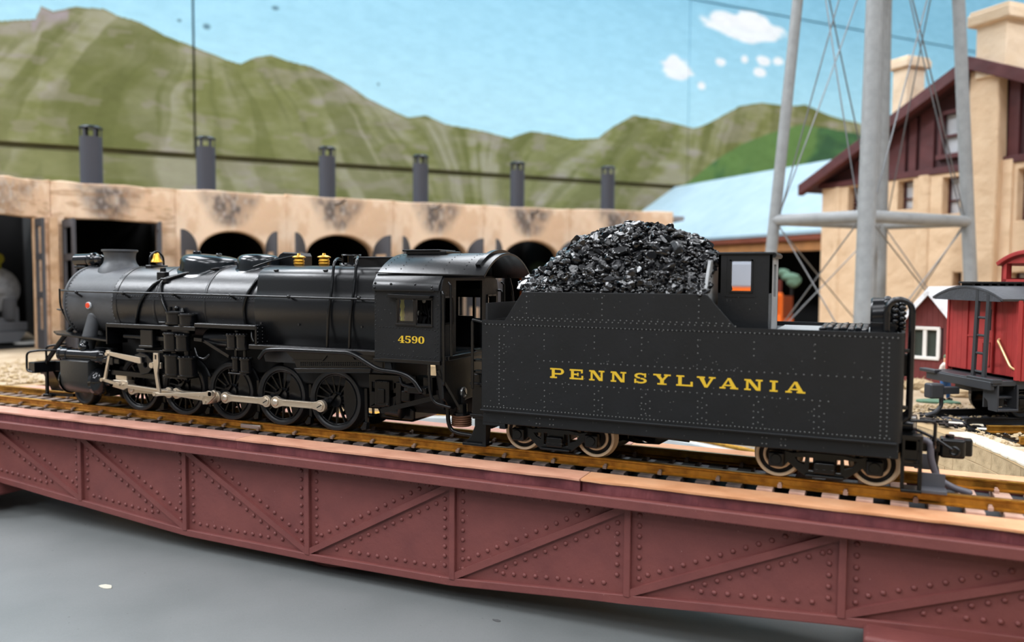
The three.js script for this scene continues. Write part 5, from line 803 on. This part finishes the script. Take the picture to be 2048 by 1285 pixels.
// ---------------------------------------------------------------- tan building with maroon gable
const TF = frameOf([103.9, -486.4], [103.9 + 73.4, -486.4 + 68]);
{
  const B = thing('gabled_building', 'tan stucco building with a maroon boarded gable, roof trim and two stout chimneys', 'building', [190, GROUND, -420]), X = g => g.applyMatrix4(TF.m);
  const wins = [[24, 34, 95, 115.6], [70, 82.6, 95, 115], [106.2, 119, 89, 113.6], [158.4, 172, 82, 113.4], [50, 60.4, 33.8, 50.4], [116.2, 126, 38.5, 50.2], [196, 209, 82, 113], [156, 168, 34, 50]];
  const top = [[-3, 121], [60, 119.4], [118, 120.6], [286, 121]], wob = (x, y) => [x, y + (fbm(x / 300, y / 300, 40, 2) - .5) * 1.2];
  part('wall', [X(ext([[-3, -3], [286, -3], ...top.slice().reverse().map(q => wob(...q))], 10, wins.map(w => [wob(w[0], w[2]), wob(w[1], w[2]), wob(w[1], w[3]), wob(w[0], w[3])]), .8).translate(0, 0, -10)), X(bx(-3, 5, -3, 118, -70, -9, .8)), X(bx(278, 286, -3, 118, -70, -9, .8)), X(bx(-3, 286, -3, 118, -72, -65))], M.stucco, B);
  part('wall_bulge', [[88, 96], [12, 16], [124, 127]].map(([a, b]) => X(extY(arc((a + b) / 2, 0, (b - a) / 2 + 1, 0, Math.PI, 10).map(q => [q[0], q[1] * .35]), -3, 117))), M.stucco, B);
  for (const [a, b, y0, y1] of wins) {
    const w = part('window', [X(bx(a - .2, a + .8, y0, y1, -8, -6)), X(bx(b - .8, b + .2, y0, y1, -8, -6)), X(bx(a, b, y1 - .8, y1 + .2, -8, -6)), X(bx(a, b, y0 - .2, y0 + .8, -8, -6)), X(bx(a, b, (y0 * 1.6 + y1) / 2.6 - .5, (y0 * 1.6 + y1) / 2.6 + .5, -7.8, -6)), X(bx((a + b) / 2 + 2.6, (a + b) / 2 + 3.3, y0, y1, -7.8, -6.4))], M.maroon, B);
    part('pane', X(bx(a, b, y0, y1, -8.6, -8)), M.paleWindow, w);
  }
  const roofY = s => 187 - Math.abs(s - 131) * .447, gable = [[-6, 118.5], [131, 180], [268, 118.5]];
  part('gable_wall', X(ext(gable, 5, [rect(103, 116.4, 129, 156)]).translate(0, 0, -8.5)), M.maroonDark, B);
  for (const [a, b, y0] of [[28, 40, 119], [43, 56, 119], [60, 74, 119], [77, 83, 119], [86, 97, 119], [119, 127, 119], [150, 157, 121], [161, 176, 121], [180, 194, 121], [200, 214, 121]]) {
    const t = Math.min(roofY(a), roofY(b)) - 7; part('gable_board', X(ext([[a, y0], [b, y0], [b, roofY(b) - 7], [a, roofY(a) - 7]], 2.2, [], .3).translate(0, 0, -3.6)), M.maroon, B);
  }
  part('gable_sill', [X(bx(-6, 127, 116.5, 121, -4, 1.2, .4)), X(bx(149, 270, 117.5, 122, -4, 1.2, .4))], M.maroon, B);
  const gw = part('window', [X(bx(101, 103.4, 127, 158, -4, -1)), X(bx(116, 118.4, 127, 158, -4, -1)), X(bx(101, 118.4, 156, 158.6, -4, -1)), X(bx(100, 119.4, 126.4, 129.4, -4, 0)), X(bx(103, 116.4, 141, 142.4, -6, -3)), X(bx(113.6, 114.4, 129, 156, -6, -4))], M.maroon, B);
  part('pane', X(bx(103, 116.4, 129, 156, -7, -6)), M.paleWindow, gw);
  for (const s of [-1, 1]) {
    const e = s < 0 ? -17 : 279;
    const sl = part('roof_slope', X(ext([[e, roofY(e) - 3], [131, 187 - 3], [131, 187 - 6], [e, roofY(e) - 6]], 86).translate(0, 0, -78)), M.maroonDark, B);
    part('rake_board', X(ext([[e, roofY(e)], [131, 187], [131, 178.6], [e, roofY(e) - 8.4]], 6, [], .4).translate(0, 0, 6)), M.maroon, sl);
  }
  part('pilaster', [X(ext([[127.6, -3], [149, -3], [148.6, 60], [149.4, 120], [148, 178], [128, 178.4], [127.4, 120], [128.6, 60]], 9, [], 1.4).translate(0, 0, -3)), X(bx(147, 156, -3, 120, -5, 1.6, .8))], M.stucco, B);
  const chimney = (a, b, y0, y1, cap, d0, d1, dx) => { const c = part('chimney_stack', [X(bx(a, b, y0, y1, d0, d1, 1))], M.plaster, B); part('chimney_cap', [X(bx(a - dx, b + dx, y1 - .5, cap - 2, d0 - dx, d1 + dx, 1.2)), X(bx(a - dx + 1, b + dx - 1, cap - 2.4, cap, d0 - dx + 1, d1 + dx - 1, .9))], M.plaster, c); part('flue', X(bx(a + 3, b - 3, cap - .4, cap + .1, d0 + 4, d1 - 4)), M.shadowy, c); };
  chimney(51.2, 64.4, 135, 199, 206.5, -30, -12, 3); chimney(133, 153.5, 172, 205, 214, -18, 8, 4);
}
// ---------------------------------------------------------------- long shed with pale blue roof
{
  const A = [97.1, -571.3], F = frameOf(A, [A[0] + 73.4, A[1] + 68]), B = thing('freight_shed', 'long open shed with a pale blue roof and brown eaves behind the water tower', 'shed', [0, GROUND, -700]), X = g => g.applyMatrix4(F.m);
  const sl = part('roof_slope', X(extX([[9, 88.4], [-120, 174], [-120, 171], [9, 85.6]], -407, 24, [], .3)), M.roofBlue, B); part('roof_slope', X(extX([[-250, 88.4], [-120, 174], [-120, 171], [-250, 85.6]].reverse(), -407, 24, [], .3)), M.roofBlue, B);
  part('eave_board', X(bx(-406, 24, 80.4, 86.4, 4.5, 8, .4)), mat({ map: paint(0x8a4a34, 0x743a2a, .8), roughness: .7 }, 40), sl);
  part('lintel', X(bx(-404, 22, 70.8, 81.6, -3, 4)), mat({ map: paint(0xb07a48, 0x9a6a40, .8), roughness: .8 }, 40), B);
  part('wall', [X(bx(-404, -170, -2.5, 71.5, -3, 3)), X(bx(-404, 22, -2.5, 84, -246, -240)), X(extX([[3, -2.5], [3, 86], [-120, 168], [-240, 86], [-240, -2.5]], -404, -399)), X(extX([[3, -2.5], [3, 86], [-120, 168], [-240, 86], [-240, -2.5]], 17, 22))], mat({ map: paint(0xb78f66, 0xa27c55, .8), roughness: .85 }, 60), B);
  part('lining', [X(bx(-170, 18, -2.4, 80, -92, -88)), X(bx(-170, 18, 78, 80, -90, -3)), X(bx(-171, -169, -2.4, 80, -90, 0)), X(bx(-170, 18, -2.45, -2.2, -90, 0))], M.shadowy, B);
  // orange slatted wagon, its lamp and a green heap in front of the dark opening
  const G = frameOf([20, -556], [20 + 73.4, -556 + 40]), XG = g => g.applyMatrix4(G.m), W = thing('wagon', 'bright orange slat-sided wagon in the dark opening of the blue-roofed shed', 'wagon', [50, GROUND, -535]);
  part('wagon_bed', [XG(bx(0, 62, 6, 11, -9, 9, .6)), XG(bx(0, 40, 26, 37, -8, 8, .8))], M.orange, W);
  part('wagon_load', [XG(bx(3, 38, 37, 60, -7, 7, 2)), XG(bx(6, 34, 60, 64, -5, 5, 1))], mat({ color: 0x9aa1ad, roughness: .6 }), W);
  part('slat_panel', [XG(bx(44, 62, 30, 33, 7.4, 9, .3)), XG(bx(44, 62, 10, 14, 7.4, 9, .3))], M.orange, W);
  for (let k = 0; k < 7; k++) part('slat', XG(bx(44 + k * 2.75, 45.6 + k * 2.75, 11, 31, 7.2, 8.8, .2)), M.orange, W);
  part('wagon_box', [XG(bx(44.5, 61.5, 10, 30, -8, 6.6))], mat({ color: 0x8a3c14, roughness: .7 }), W);
  part('cab_box', [XG(bx(42, 51, 32, 44, -7, 5, .5))], mat({ color: 0x8d4a44, roughness: .7 }), W);
  part('lamp', [XG(cyl([46, 44, 0], [46, 54, 0], .8)), XG(new THREE.SphereGeometry(2.6, 14, 10).scale(1.2, .8, 1).translate(46, 55.6, 0))], M.orange, W);
  part('wheel', [8, 20, 48, 58].map(x => XG(latheZ([[6, 0], [6, 5.4], [8.5, 5.4], [8.5, 0]], x, 3, 20))), M.dark, W, 'stuff');
  const lumpG = new THREE.IcosahedronGeometry(6, 2); { const p = lumpG.attributes.position; for (let k = 0; k < p.count; k++) { const v = V().fromBufferAttribute(p, k), f = .75 + .5 * fbm((v.x + 20) / 40, (v.y + v.z + 30) / 60, 8, 3); p.setXYZ(k, v.x * f * 1.3, v.y * f * .9, v.z * f); } lumpG.computeVertexNormals(); }
  const tree = thing('tree', 'pale green tuft of a small tree behind the orange wagon', 'tree', [60, GROUND, -540]);
  part('crown', [XG(lumpG.clone().scale(1, .7, .8).translate(57, 46.5, -10)), XG(lumpG.clone().scale(.7, .7, .7).translate(49, 50, -11)), XG(lumpG.clone().scale(.8, 1, .8).translate(60, 43, -11))], M.paleGreen, tree); part('trunk', XG(cyl([58, -2.5, -11], [58, 42, -11], 1.2)), M.dark, tree);
}
// ---------------------------------------------------------------- water tower
{
  const T = thing('water_tower', 'grey tubular water tower legs with cross rods standing before the tan building', 'water tower', [139.5, GROUND, -328.5]);
  const ring = { L: [86.3, -304.6, 3.5], R: [192.1, -352.5, 3.9], F: [137, -285.7, 4.9], B: [144.6, -371.4, 4.2] }, cx = 139.5, cz = -328.5;
  const P = (k, y) => { const [x, z] = ring[k], d = Math.hypot(x - cx, z - cz), f = (d - (y - 80) * .081) / d; return [cx + (x - cx) * f, y, cz + (z - cz) * f]; };
  for (const k of 'LRFB') part('tower_leg', [cyl(P(k, GROUND), P(k, 270), ring[k][2], ring[k][2] * .86, 28), cyl(P(k, GROUND), P(k, 0), ring[k][2] + 3, ring[k][2] + 3, 20)], M.tin, T);
  for (const [a, b, r] of [['F', 'L', 3.5], ['F', 'R', 3.5], ['B', 'L', 2.9], ['B', 'R', 2.9]]) {
    part('tower_strut', cyl(P(a, 80), P(b, 80), r, r, 24), M.tin, T);
    const rodOf = (p, q, e) => { const m = p.map((v, i) => (v + q[i]) / 2); m[0] += e; return part('tie_rod', tube([p, m, q], .42, 6, false, .5), M.wire, T); };
    const o = (k, y, s) => { const p = P(k, y), q = P(k === a ? b : a, y), d = Math.hypot(q[0] - p[0], q[2] - p[2]), g = ring[k][2] * .9; return [p[0] + (q[0] - p[0]) / d * g, y, p[2] + (q[2] - p[2]) / d * g + s]; };
    rodOf(o(a, 83, 0), o(b, 262, 0), rr(-1, 1)); rodOf(o(b, 83, 1), o(a, 262, 1), rr(-1, 1));
    rodOf(o(a, 77, 0), o(b, 4, 0), rr(-.6, .6)); rodOf(o(b, 77, 1), o(a, 4, 1), rr(-.6, .6));
  }
  part('tank', [soften(lathe([[0, 246], [20, 250], [44, 264], [52, 278], [53, 330], [54, 332], [0, 352]], cx, 0, cz, 48), .5)], M.tin, T);
  part('riser', cyl([cx + 1.5, GROUND, cz - 4], [cx + 1.5, 250, cz - 4], 2.4), M.tin, T);
}
// ---------------------------------------------------------------- red shed with snowy roof
{
  const dirU = V(.937, 0, .349), O = V(165, 0, -200.4), F = frameOf([O.x, O.z], [O.x + dirU.x, O.z + dirU.z]), X = g => g.applyMatrix4(F.m);
  const B = thing('red_shed', 'small dark red board shed with a white roof and a two-pane window', 'shed', [165, GROUND, -215]);
  const HW = 15, slope = 1.25, peak = 39.6, yEave = peak - HW * slope, top = s => peak - Math.abs(s) * slope, win = [-7.4, 4, 10.4, 23.4];
  part('wall', [X(ext([[-HW, -2.5], [HW, -2.5], [HW, yEave], [0, peak], [-HW, yEave]], 1.2, [rect(...win)]).translate(0, 0, -1.6)), X(bx(-HW, -HW + 1.2, -2.5, yEave, -44, -1)), X(bx(HW - 1.2, HW, -2.5, yEave, -44, -1)), X(bx(-HW, HW, -2.5, yEave, -45, -43.8))], M.maroonDark, B);
  for (let k = 0; k < 13; k++) {
    const a = -HW + k * 2.31 + .05, b = a + 2.28, cut = b > win[0] && a < win[1];
    const quad = (a, b, y0, y1) => ext([[a, y0], [b, y0], [b, y1 ?? top(b)], ...(y1 === undefined && a < 0 && b > 0 ? [[0, peak]] : []), [a, y1 ?? top(a)]], .5, [], .08).translate(0, 0, -.45);
    part('board', cut ? [X(quad(a, b, -2.5, win[2] - .4)), X(quad(a, b, win[3] + .4))] : X(quad(a, b, -2.5)), M.shedRed, B);
  }
  for (const s of [-1, 1]) { const sl = part('roof_slope', X(ext([[0, peak + 2.6], [s * 18.5, peak + 2.6 - 18.5 * slope], [s * 18.5, peak + .2 - 18.5 * slope], [0, peak + .2]], 50, [], .4).translate(0, 0, -47)), M.snow, B);
    part('roof_trim', X(ext([[0, peak + 2.2], [s * 18.4, peak + 2.2 - 18.4 * slope], [s * 18.4, peak - 1.2 - 18.4 * slope], [0, peak - 1.2]], 1.2, [], .25).translate(0, 0, 2.8)), M.snow, sl); }
  const [a, b, y0, y1] = win, w = part('window', [X(bx(a - .5, b + .5, y1 - .6, y1 + .9, -.8, .9, .3)), X(bx(a - .5, b + .5, y0 - .9, y0 + .6, -.8, .9, .3)), X(bx(a - .7, a + .8, y0, y1, -.8, .9, .3)), X(bx(b - .8, b + .7, y0, y1, -.8, .9, .3)), X(bx(-2.5, -.9, y0, y1, -.8, .6, .2))], M.white, B);
  part('pane', X(bx(a, b, y0, y1, -1, -.8)), mat({ color: 0x3f4640, roughness: .2 }), w);
  part('lining', X(bx(-HW + 1.4, HW - 1.4, -2.4, 20, -6, -5)), M.shadowy, B);
}
// ---------------------------------------------------------------- radial tracks on the bank
const radial = (deg, r) => [PX + r * Math.cos(deg * Math.PI / 180), -r * Math.sin(deg * Math.PI / 180)];
function stub(deg, r0, r1, railMat, tieMat, label, name) {
  const a = deg * Math.PI / 180, [x, z] = radial(deg, r0), T = thing(name, label, 'track', [x, GROUND, z], a), L = r1 - r0;
  const g = ready(bx(-1.7, 1.7, -.3, .55, -12.4, 12.4, .15), tieMat);
  for (let d = 3.5, k = 0; d < L; d += 7, k++) { const o = piece('sleeper', g, tieMat, T, [d, 0, 0], [0, rr(-.04, .04), 0]); }
  for (const s of [-1, 1]) { const c = s * 8.75, q = [[-1.35, .5], [1.35, .5], [1.35, .8], [.32, 1.05], [.3, 2.1], [.68, 2.3], [.68, 2.7], [.55, 2.8], [-.55, 2.8], [-.68, 2.7], [-.68, 2.3], [-.3, 2.1], [-.32, 1.05], [-1.35, .8]]; part('rail', extX(q.map(v => [v[0] + c, v[1]]), s > 0 ? .5 : 1, L), railMat, T); }
}
stub(22.75, 197.4, 330, M.rail, M.under, 'short brass approach track with black sleepers beside the white kerb', 'approach_track');
stub(31.4, 199, 380, M.tyre, M.doorGrey, 'grey weathered track on which the red caboose stands', 'caboose_track');
// ---------------------------------------------------------------- caboose
{
  const deg = 31.4, [x, z] = radial(deg, 210.6), B = thing('caboose', 'red caboose with a black end platform, ladder and cupola', 'caboose', [x, 0, z], deg * Math.PI / 180);
  const body = part('body', [bx(0, 1, 14.3, 39, -16.4, 16.4), bx(1, 92, 13.2, 38.6, 15.4, 16.4), bx(1, 92, 13.2, 38.6, -16.4, -15.4), bx(91, 92, 14.3, 39, -16.4, 16.4), extX([[-16.4, 38], [16.4, 38], ...arc(0, 10, 33, Math.PI / 2 - .5, Math.PI / 2 + .5, 10)], 0, 92)], M.caboose, B);
  for (let k = 0; k < 14; k++) { const a = -16.4 + k * 2.36; if (a > -6.6 && a < 5.6) continue; part('board', bx(-.35, .05, 14.5, 39.2, a, a + 2.3, .06), M.caboose, body); }
  for (let k = 0; k < 12; k++) part('board', bx(1.5 + k * 2.4, 3.7 + k * 2.4, 13.2, 38.4, 16.35, 16.7, .12), M.caboose, body);
  const door = part('door', [extX([[-6, 14.6], [5.8, 14.6], [5.8, 38.6], [-6, 38.6]], -.5, 0, [rect(2.7, 5, 28.6, 35.6)]), bx(-1, -.4, 14.6, 39, -6.6, -5.8, .15), bx(-1, -.4, 14.6, 39, 5.6, 6.3, .15), bx(-.8, -.4, 26, 26.6, -6, 5.8), bx(-.75, -.4, 16.5, 17, 1.2, 5), bx(-.75, -.4, 24.2, 24.6, 1.2, 5), bx(-.75, -.4, 16.5, 24.6, 1.2, 1.6), bx(-.75, -.4, 16.5, 24.6, 4.6, 5)], M.caboose, body);
  part('door_window', [bx(-.05, .06, 28.6, 35.6, 2.7, 5)], M.shadowy, door);
  part('corner_post', [bx(-.7, .8, 13.4, 39, 15.8, 17, .2), bx(-.7, .8, 13.4, 39, -17, -15.8, .2), bx(9.5, 11, 13, 38.8, 16, 17.2, .2)], M.caboose, body);
  const out = arc(0, 43.4 - 38, 38, Math.PI / 2 - .47, Math.PI / 2 + .47, 16), inn = arc(0, 43.4 - 38, 37.2, Math.PI / 2 + .47, Math.PI / 2 - .47, 16);
  const roof = part('roof', [soften(extX([...out, ...inn], -6.4, 98, [], .1), .6), extX([[-16.2, 38.4], [16.2, 38.4], ...arc(0, 43.4 - 38, 37.4, Math.PI / 2 - .42, Math.PI / 2 + .42, 12)], -6.2, -5.4)], M.cabooseRoof, B);
  part('roof_walk', [bx(-7, 98, 44.1, 44.7, -3, 3, .1), ...Array.from({ length: 7 }, (_, i) => bx(-6 + i * 3, -5 + i * 3, 43, 44.2, -2.6, 2.6))], M.dark, roof);
  const cu = part('cupola', [bx(17, 19, 42, 53, -13.4, -11), bx(17, 19, 42, 53, 11, 13.4), bx(17, 19, 42, 45.6, -13, 13), bx(17, 19, 42, 53, -1.6, 1.6), ...[-1, 1].flatMap(s => [bx(17, 44, 42, 46, s * 12.4, s * 13.4), bx(17, 20, 42, 53, s * 12.4, s * 13.4), bx(29, 32, 42, 53, s * 12.4, s * 13.4), bx(41, 44, 42, 53, s * 12.4, s * 13.4)]), bx(42, 44, 42, 53, -13.4, 13.4)], M.caboose, B);
  part('cupola_roof', [soften(extX([...arc(0, 53.6 - 26, 28, Math.PI / 2 - .55, Math.PI / 2 + .55, 14), ...arc(0, 53.6 - 26, 26.6, Math.PI / 2 + .55, Math.PI / 2 - .55, 14)], 15.6, 45.6, [], .15), .6), extX([[-13.4, 51.4], [13.4, 51.4], ...arc(0, 27.6, 26.8, Math.PI / 2 - .5, Math.PI / 2 + .5, 12)], 17, 18.6)], M.caboose, cu);
  const plat = part('platform', [bx(-8, 0, 11.6, 13.4, -16.4, 16.4, .3), bx(-8.6, -7, 10.2, 13, -16, 16, .3), bx(-9.6, -6.8, 12.6, 13.8, -18.6, -10, .3), bx(-6, 90, 8.4, 11.6, -4, 4), bx(0, 92, 10.6, 13.4, -15.6, 15.6)], M.charcoal, B);
  part('ladder', [bar([-6.6, 13, 5.4], [-5.8, 42, 5.4], .9, 1.3, V(0, 0, 1)), bar([-6.6, 13, 10.4], [-5.8, 40.6, 10.4], .9, 1.3, V(0, 0, 1)), ...[15.4, 21.4, 27.2, 33, 38.6].map(y => cyl([-6.4 + (y - 13) * .027, y, 5.4], [-6.4 + (y - 13) * .027, y, 10.4], .45, .45, 8)), bx(-8.4, -5, 12.4, 13.9, 4.4, 16.8, .3)], M.charcoal, plat);
  part('steps', [extX([[10, 12], [16.6, 12], [16.8, 3.6], [13, 3.6], [12.4, 6.4], [10.6, 7.6]], -6.6, -6, []), extX([[10, 12], [16.6, 12], [16.8, 3.6], [13, 3.6], [12.4, 6.4], [10.6, 7.6]], .2, .8), bx(-6.4, .6, 3.6, 4.4, 12.4, 17.2, .2), bx(-6.4, .6, 7.4, 8.2, 10.6, 14.6, .2), bx(-6.4, .6, 4.2, 12, 10, 10.6)], M.charcoal, plat);
  part('coupler', [bx(-17, -8, 7, 9.4, -1.3, 1.3, .4), bx(-19, -14, 5.6, 10.6, -2, 2, .7), tube([[-13.6, 6, -.4], [-13.4, 3, -.6], [-15, .8, -.8], [-18, -.4, -1]], .7, 10, false, .4)], M.charcoal, plat);
  part('grab_iron', [tube([[-.4, 26, 8.8], [-1.4, 25.6, 9.4], [-1.4, 17.6, 15.4], [-.5, 17, 16]], .42)], M.goldWire, body); part('grab_iron', tube([[6, 25, 16.6], [6, 24.6, 17.6], [12, 18, 17.6], [12, 17.6, 16.6]], .42), M.goldWire, body);
  for (const cxx of [17, 76]) { const tr = part('truck', [bx(cxx - 12, cxx + 12, 4.6, 7, 11, 12.2, .3), bx(cxx - 12, cxx + 12, 4.6, 7, -12.2, -11, .3), bx(cxx - 2.5, cxx + 2.5, 3.4, 8.6, -12, 12, .4)], M.under, B);
    for (const dx of [-9, 9]) for (const s of [-1, 1]) part('wheel', latheZ([[s * 7.2, 0], [s * 7.2, 5.4], [s * 7.7, 5.4], [s * 7.9, 4.8], [s * 9.6, 4.7], [s * 9.7, 3.9], [s * 9.1, 3.7], [s * 9.1, 1.6], [s * 10.4, 1.4], [s * 10.6, 0]], cxx + dx, 4.8, 36), M.gloss, tr); }
}
// ---------------------------------------------------------------- railwayman
{
  const at = [168.4, GROUND + .9, -152.4], P = thing('person', 'little railwayman in green cap, pale shirt and blue trousers standing by the red shed', 'person', at, -.9);
  const bones = [[[0, 8.6, .9], [0, 4.6, 1.15], 1.05, .8], [[0, 4.6, 1.15], [-.1, .7, 1.3], .8, .55], [[0, 8.6, -.9], [.4, 4.7, -1.2], 1.05, .8], [[.4, 4.7, -1.2], [.1, .7, -1.4], .8, .55], [[-.1, .5, 1.3], [1.4, .35, 1.5], .5, .42], [[.1, .5, -1.4], [1.6, .35, -1.6], .5, .42], [[0, 8.4, 0], [.1, 11, 0], 1.5, 1.6], [[.1, 11, 0], [.1, 13.4, 0], 1.7, 1.5], [[.1, 13.2, 1.6], [-.3, 10.4, 2.5], .75, .6], [[-.3, 10.4, 2.5], [1.2, 8.6, 2.3], .6, .45], [[.1, 13.2, -1.6], [-.3, 10.4, -2.5], .75, .6], [[-.3, 10.4, -2.5], [.9, 8.4, -2.4], .6, .45], [[.1, 13.4, 0], [.2, 14.6, 0], .7, .62], [[.25, 15.6, 0], [.4, 16.4, 0], 1.05, 1.1], [[1.2, 15.6, 0], [1.55, 15.5, 0], .3, .22]];
  for (const s of [1, -1]) { const h = s > 0 ? [1.2, 8.6, 2.3] : [.9, 8.4, -2.4]; for (let f = 0; f < 4; f++) bones.push([[h[0] + .1, h[1] - .2, h[2] + (f - 1.5) * .22], [h[0] + .45, h[1] - .95 + .1 * Math.abs(f - 1.5), h[2] + (f - 1.5) * .26], .18, .14]); bones.push([[h[0] + .2, h[1], h[2]], [h[0] + .7, h[1] - .3, h[2] - s * .5], .2, .15]); }
  const field = (x, y, z, list, grow) => { let d = 0; for (const [a, b, r0, r1] of list) { const ax = x - a[0], ay = y - a[1], az = z - a[2], bx_ = b[0] - a[0], by = b[1] - a[1], bz = b[2] - a[2], t = clamp((ax * bx_ + ay * by + az * bz) / (bx_ * bx_ + by * by + bz * bz)); const q = Math.hypot(ax - bx_ * t, ay - by * t, az - bz * t) - mix(r0, r1, t) - grow; d += Math.exp(-q * 5); } return -Math.log(d + 1e-30) / 5; };
  function body(list, n, grow = 0) {
    const mc = new MarchingCubes(n, M.skin, false, false, 60000), C = [.4, 8.7, 0], R = 9.4; mc.isolation = 0;
    for (let k = 0; k < n; k++) for (let j = 0; j < n; j++) for (let i = 0; i < n; i++) mc.field[k * n * n + j * n + i] = -field(C[0] + R * (i * 2 / n - 1), C[1] + R * (j * 2 / n - 1), C[2] + R * (k * 2 / n - 1), list, grow);
    mc.update(); const c = mc.count ?? mc.geometry.drawRange.count, g = new THREE.BufferGeometry();
    g.setAttribute('position', new THREE.BufferAttribute(mc.positionArray.slice(0, c * 3), 3)); g.scale(R, R, R).translate(...C);
    const m = mergeVertices(g, 1e-3); m.computeVertexNormals(); return m;
  }
  part('body', body(bones, 72), M.skin, P);
  part('trousers', body(bones.slice(0, 4).concat([[[0, 8.4, 0], [.05, 9, 0], 1.45, 1.45]]), 56, .12), M.denim, P);
  part('shirt', body([[[.05, 9.4, 0], [.1, 11, 0], 1.5, 1.62], ...bones.slice(7, 12).map(b => [b[0], b[1], b[2], b[3]])], 56, .14), M.shirt, P);
  part('shoes', body(bones.slice(4, 6), 48, .14), M.under, P);
  part('cap', [lathe([[0, 17.9], [.7, 17.8], [1.2, 17.3], [1.3, 16.7], [1.1, 16.5]], .4, 0, 0, 20), extY(arc(1.2, 0, 1.1, -1.57, 1.57, 8), 16.5, 16.8)], M.cap, P);
  tag(part('figure_base', extY(Array.from({ length: 16 }, (_, i) => { const a = i / 16 * 6.283, k = 1 + .12 * Math.sin(a * 3); return [at[0] - 2.5 + 7.5 * k * Math.cos(a), at[2] + 3 + 4.2 * k * Math.sin(a)]; }), GROUND, GROUND + .95, [], .3), M.green, scene), 'green oval base under the little railwayman', 'base');
}
// ---------------------------------------------------------------- stones, twigs, track scraps and ballast on the bank
{
  const stone = [0, 1, 2].map(() => { const g = mergeVertices(plain(new THREE.IcosahedronGeometry(1, 1)).deleteAttribute('normal')), p = g.attributes.position; for (let k = 0; k < p.count; k++) { const f = rr(.75, 1.2); p.setXYZ(k, p.getX(k) * f, p.getY(k) * f * .7, p.getZ(k) * f); } const n = g.toNonIndexed(); n.computeVertexNormals(); return geo(n, 12); });
  const scatter = (name, label, m, n, pick, s0, s1) => { const im = new THREE.InstancedMesh(stone[n % 3], m, n); im.name = numbered(name); im.castShadow = im.receiveShadow = true; const M4 = new THREE.Matrix4(), Q = new THREE.Quaternion(), e = new THREE.Euler(); for (let i = 0; i < n; i++) { const [x, z] = pick(), s = s0 + (s1 - s0) * rnd() ** 3; e.set(rr(-.5, .5), rr(0, 6.28), rr(-.5, .5)); im.setMatrixAt(i, M4.compose(V(x * S, (GROUND + s * .25) * S, z * S), Q.setFromEuler(e), V(s, s, s))); } scene.add(im); return tag(im, label, 'gravel', null, 'stuff'); };
  const polar = (a0, a1, r0, r1) => () => radial(rr(a0, a1), rr(r0, r1));
  scatter('ballast', 'pale crushed ballast round the track ends by the white kerb', M.rock, 1500, polar(20, 40, 195, 250), .3, 1.1);
  scatter('cinders', 'black cinders and scraps strewn over the ballast near the caboose', M.under, 500, polar(23, 38, 194.5, 240), .2, .9);
  scatter('gravel', 'loose tan gravel on the bank before the roundhouse doors', M.rock, 1400, polar(125, 178, 190, 300), .4, 1.6);
  [[160.5, -190.5, 5, 'pale boulder among dry twigs at the left foot of the red shed'], [167, -178, 4.2, 'pale flat boulder behind the railwayman at the foot of the red shed'], [177, -172, 4.6, 'pale boulder to the right of the railwayman under the caboose platform']].forEach(([x, z, r, label]) => {
    const g = stone[1].clone(); const o = new THREE.Mesh(g, M.rock); o.name = numbered('boulder'); o.castShadow = o.receiveShadow = true; o.position.set(x * S, (GROUND + r * .3) * S, z * S); o.scale.set(r * 1.5, r * .8, r); scene.add(o); tag(o, label, 'boulder');
  });
  const tw = []; for (let k = 0; k < 70; k++) { const x = rr(151, 163), z = rr(-193, -184), a = rr(0, 6.28), L = rr(3, 8); tw.push(cyl([x, GROUND + .2, z], [x + L * .7 * Math.cos(a), GROUND + L * rr(.25, .8), z + L * .5 * Math.sin(a)], .28, .12, 5)); }
  tag(part('twigs', tw, M.twig, scene), 'dry brown twigs heaped against the left foot of the red shed', 'twigs', null, 'stuff');
  const sc = [[33, 197, 9, 'black track scrap lying in front of the caboose coupler'], [30, 196, 7, 'black sleeper scrap at the pit edge under the caboose track'], [27.5, 199, 8, 'broken black sleeper strip beside the end of the brass rail']];
  sc.forEach(([d, r, L, label], i) => { const [x, z] = radial(d, r), t = thing('track_scrap', label, 'scrap', [x, GROUND, z], d * Math.PI / 180 + .9 + i * .2); part('strip', [bx(-L, L, 0, .8, -1.4, -.5, .15), bx(-L, L * .6, 0, .8, 1.1, 2, .15), bx(-L * .6, -L * .3, .1, .9, -3, 3.4, .15), bx(L * .2, L * .5, .1, .9, -3.4, 3, .15)], M.under, t); });
  const bits = [[26.4, 200.5, 1.4], [28.6, 203, 1.1], [29.6, 198, 1.3]];
  bits.forEach(([d, r, k], i) => { const [x, z] = radial(d, r); tag(part('chip', bx(x - k * 1.6, x + k * 1.6, GROUND, GROUND + 1, z - k, z + k, .25), M.kerb[i], scene), ['white plaster chip nearest the cut end of the brass rail', 'white plaster chip farthest back on the ballast between the two tracks', 'white plaster chip at the pit edge beside the black sleeper scraps'][i], 'chip').name = numbered('chip'); });
}
renderer.render(scene, camera);
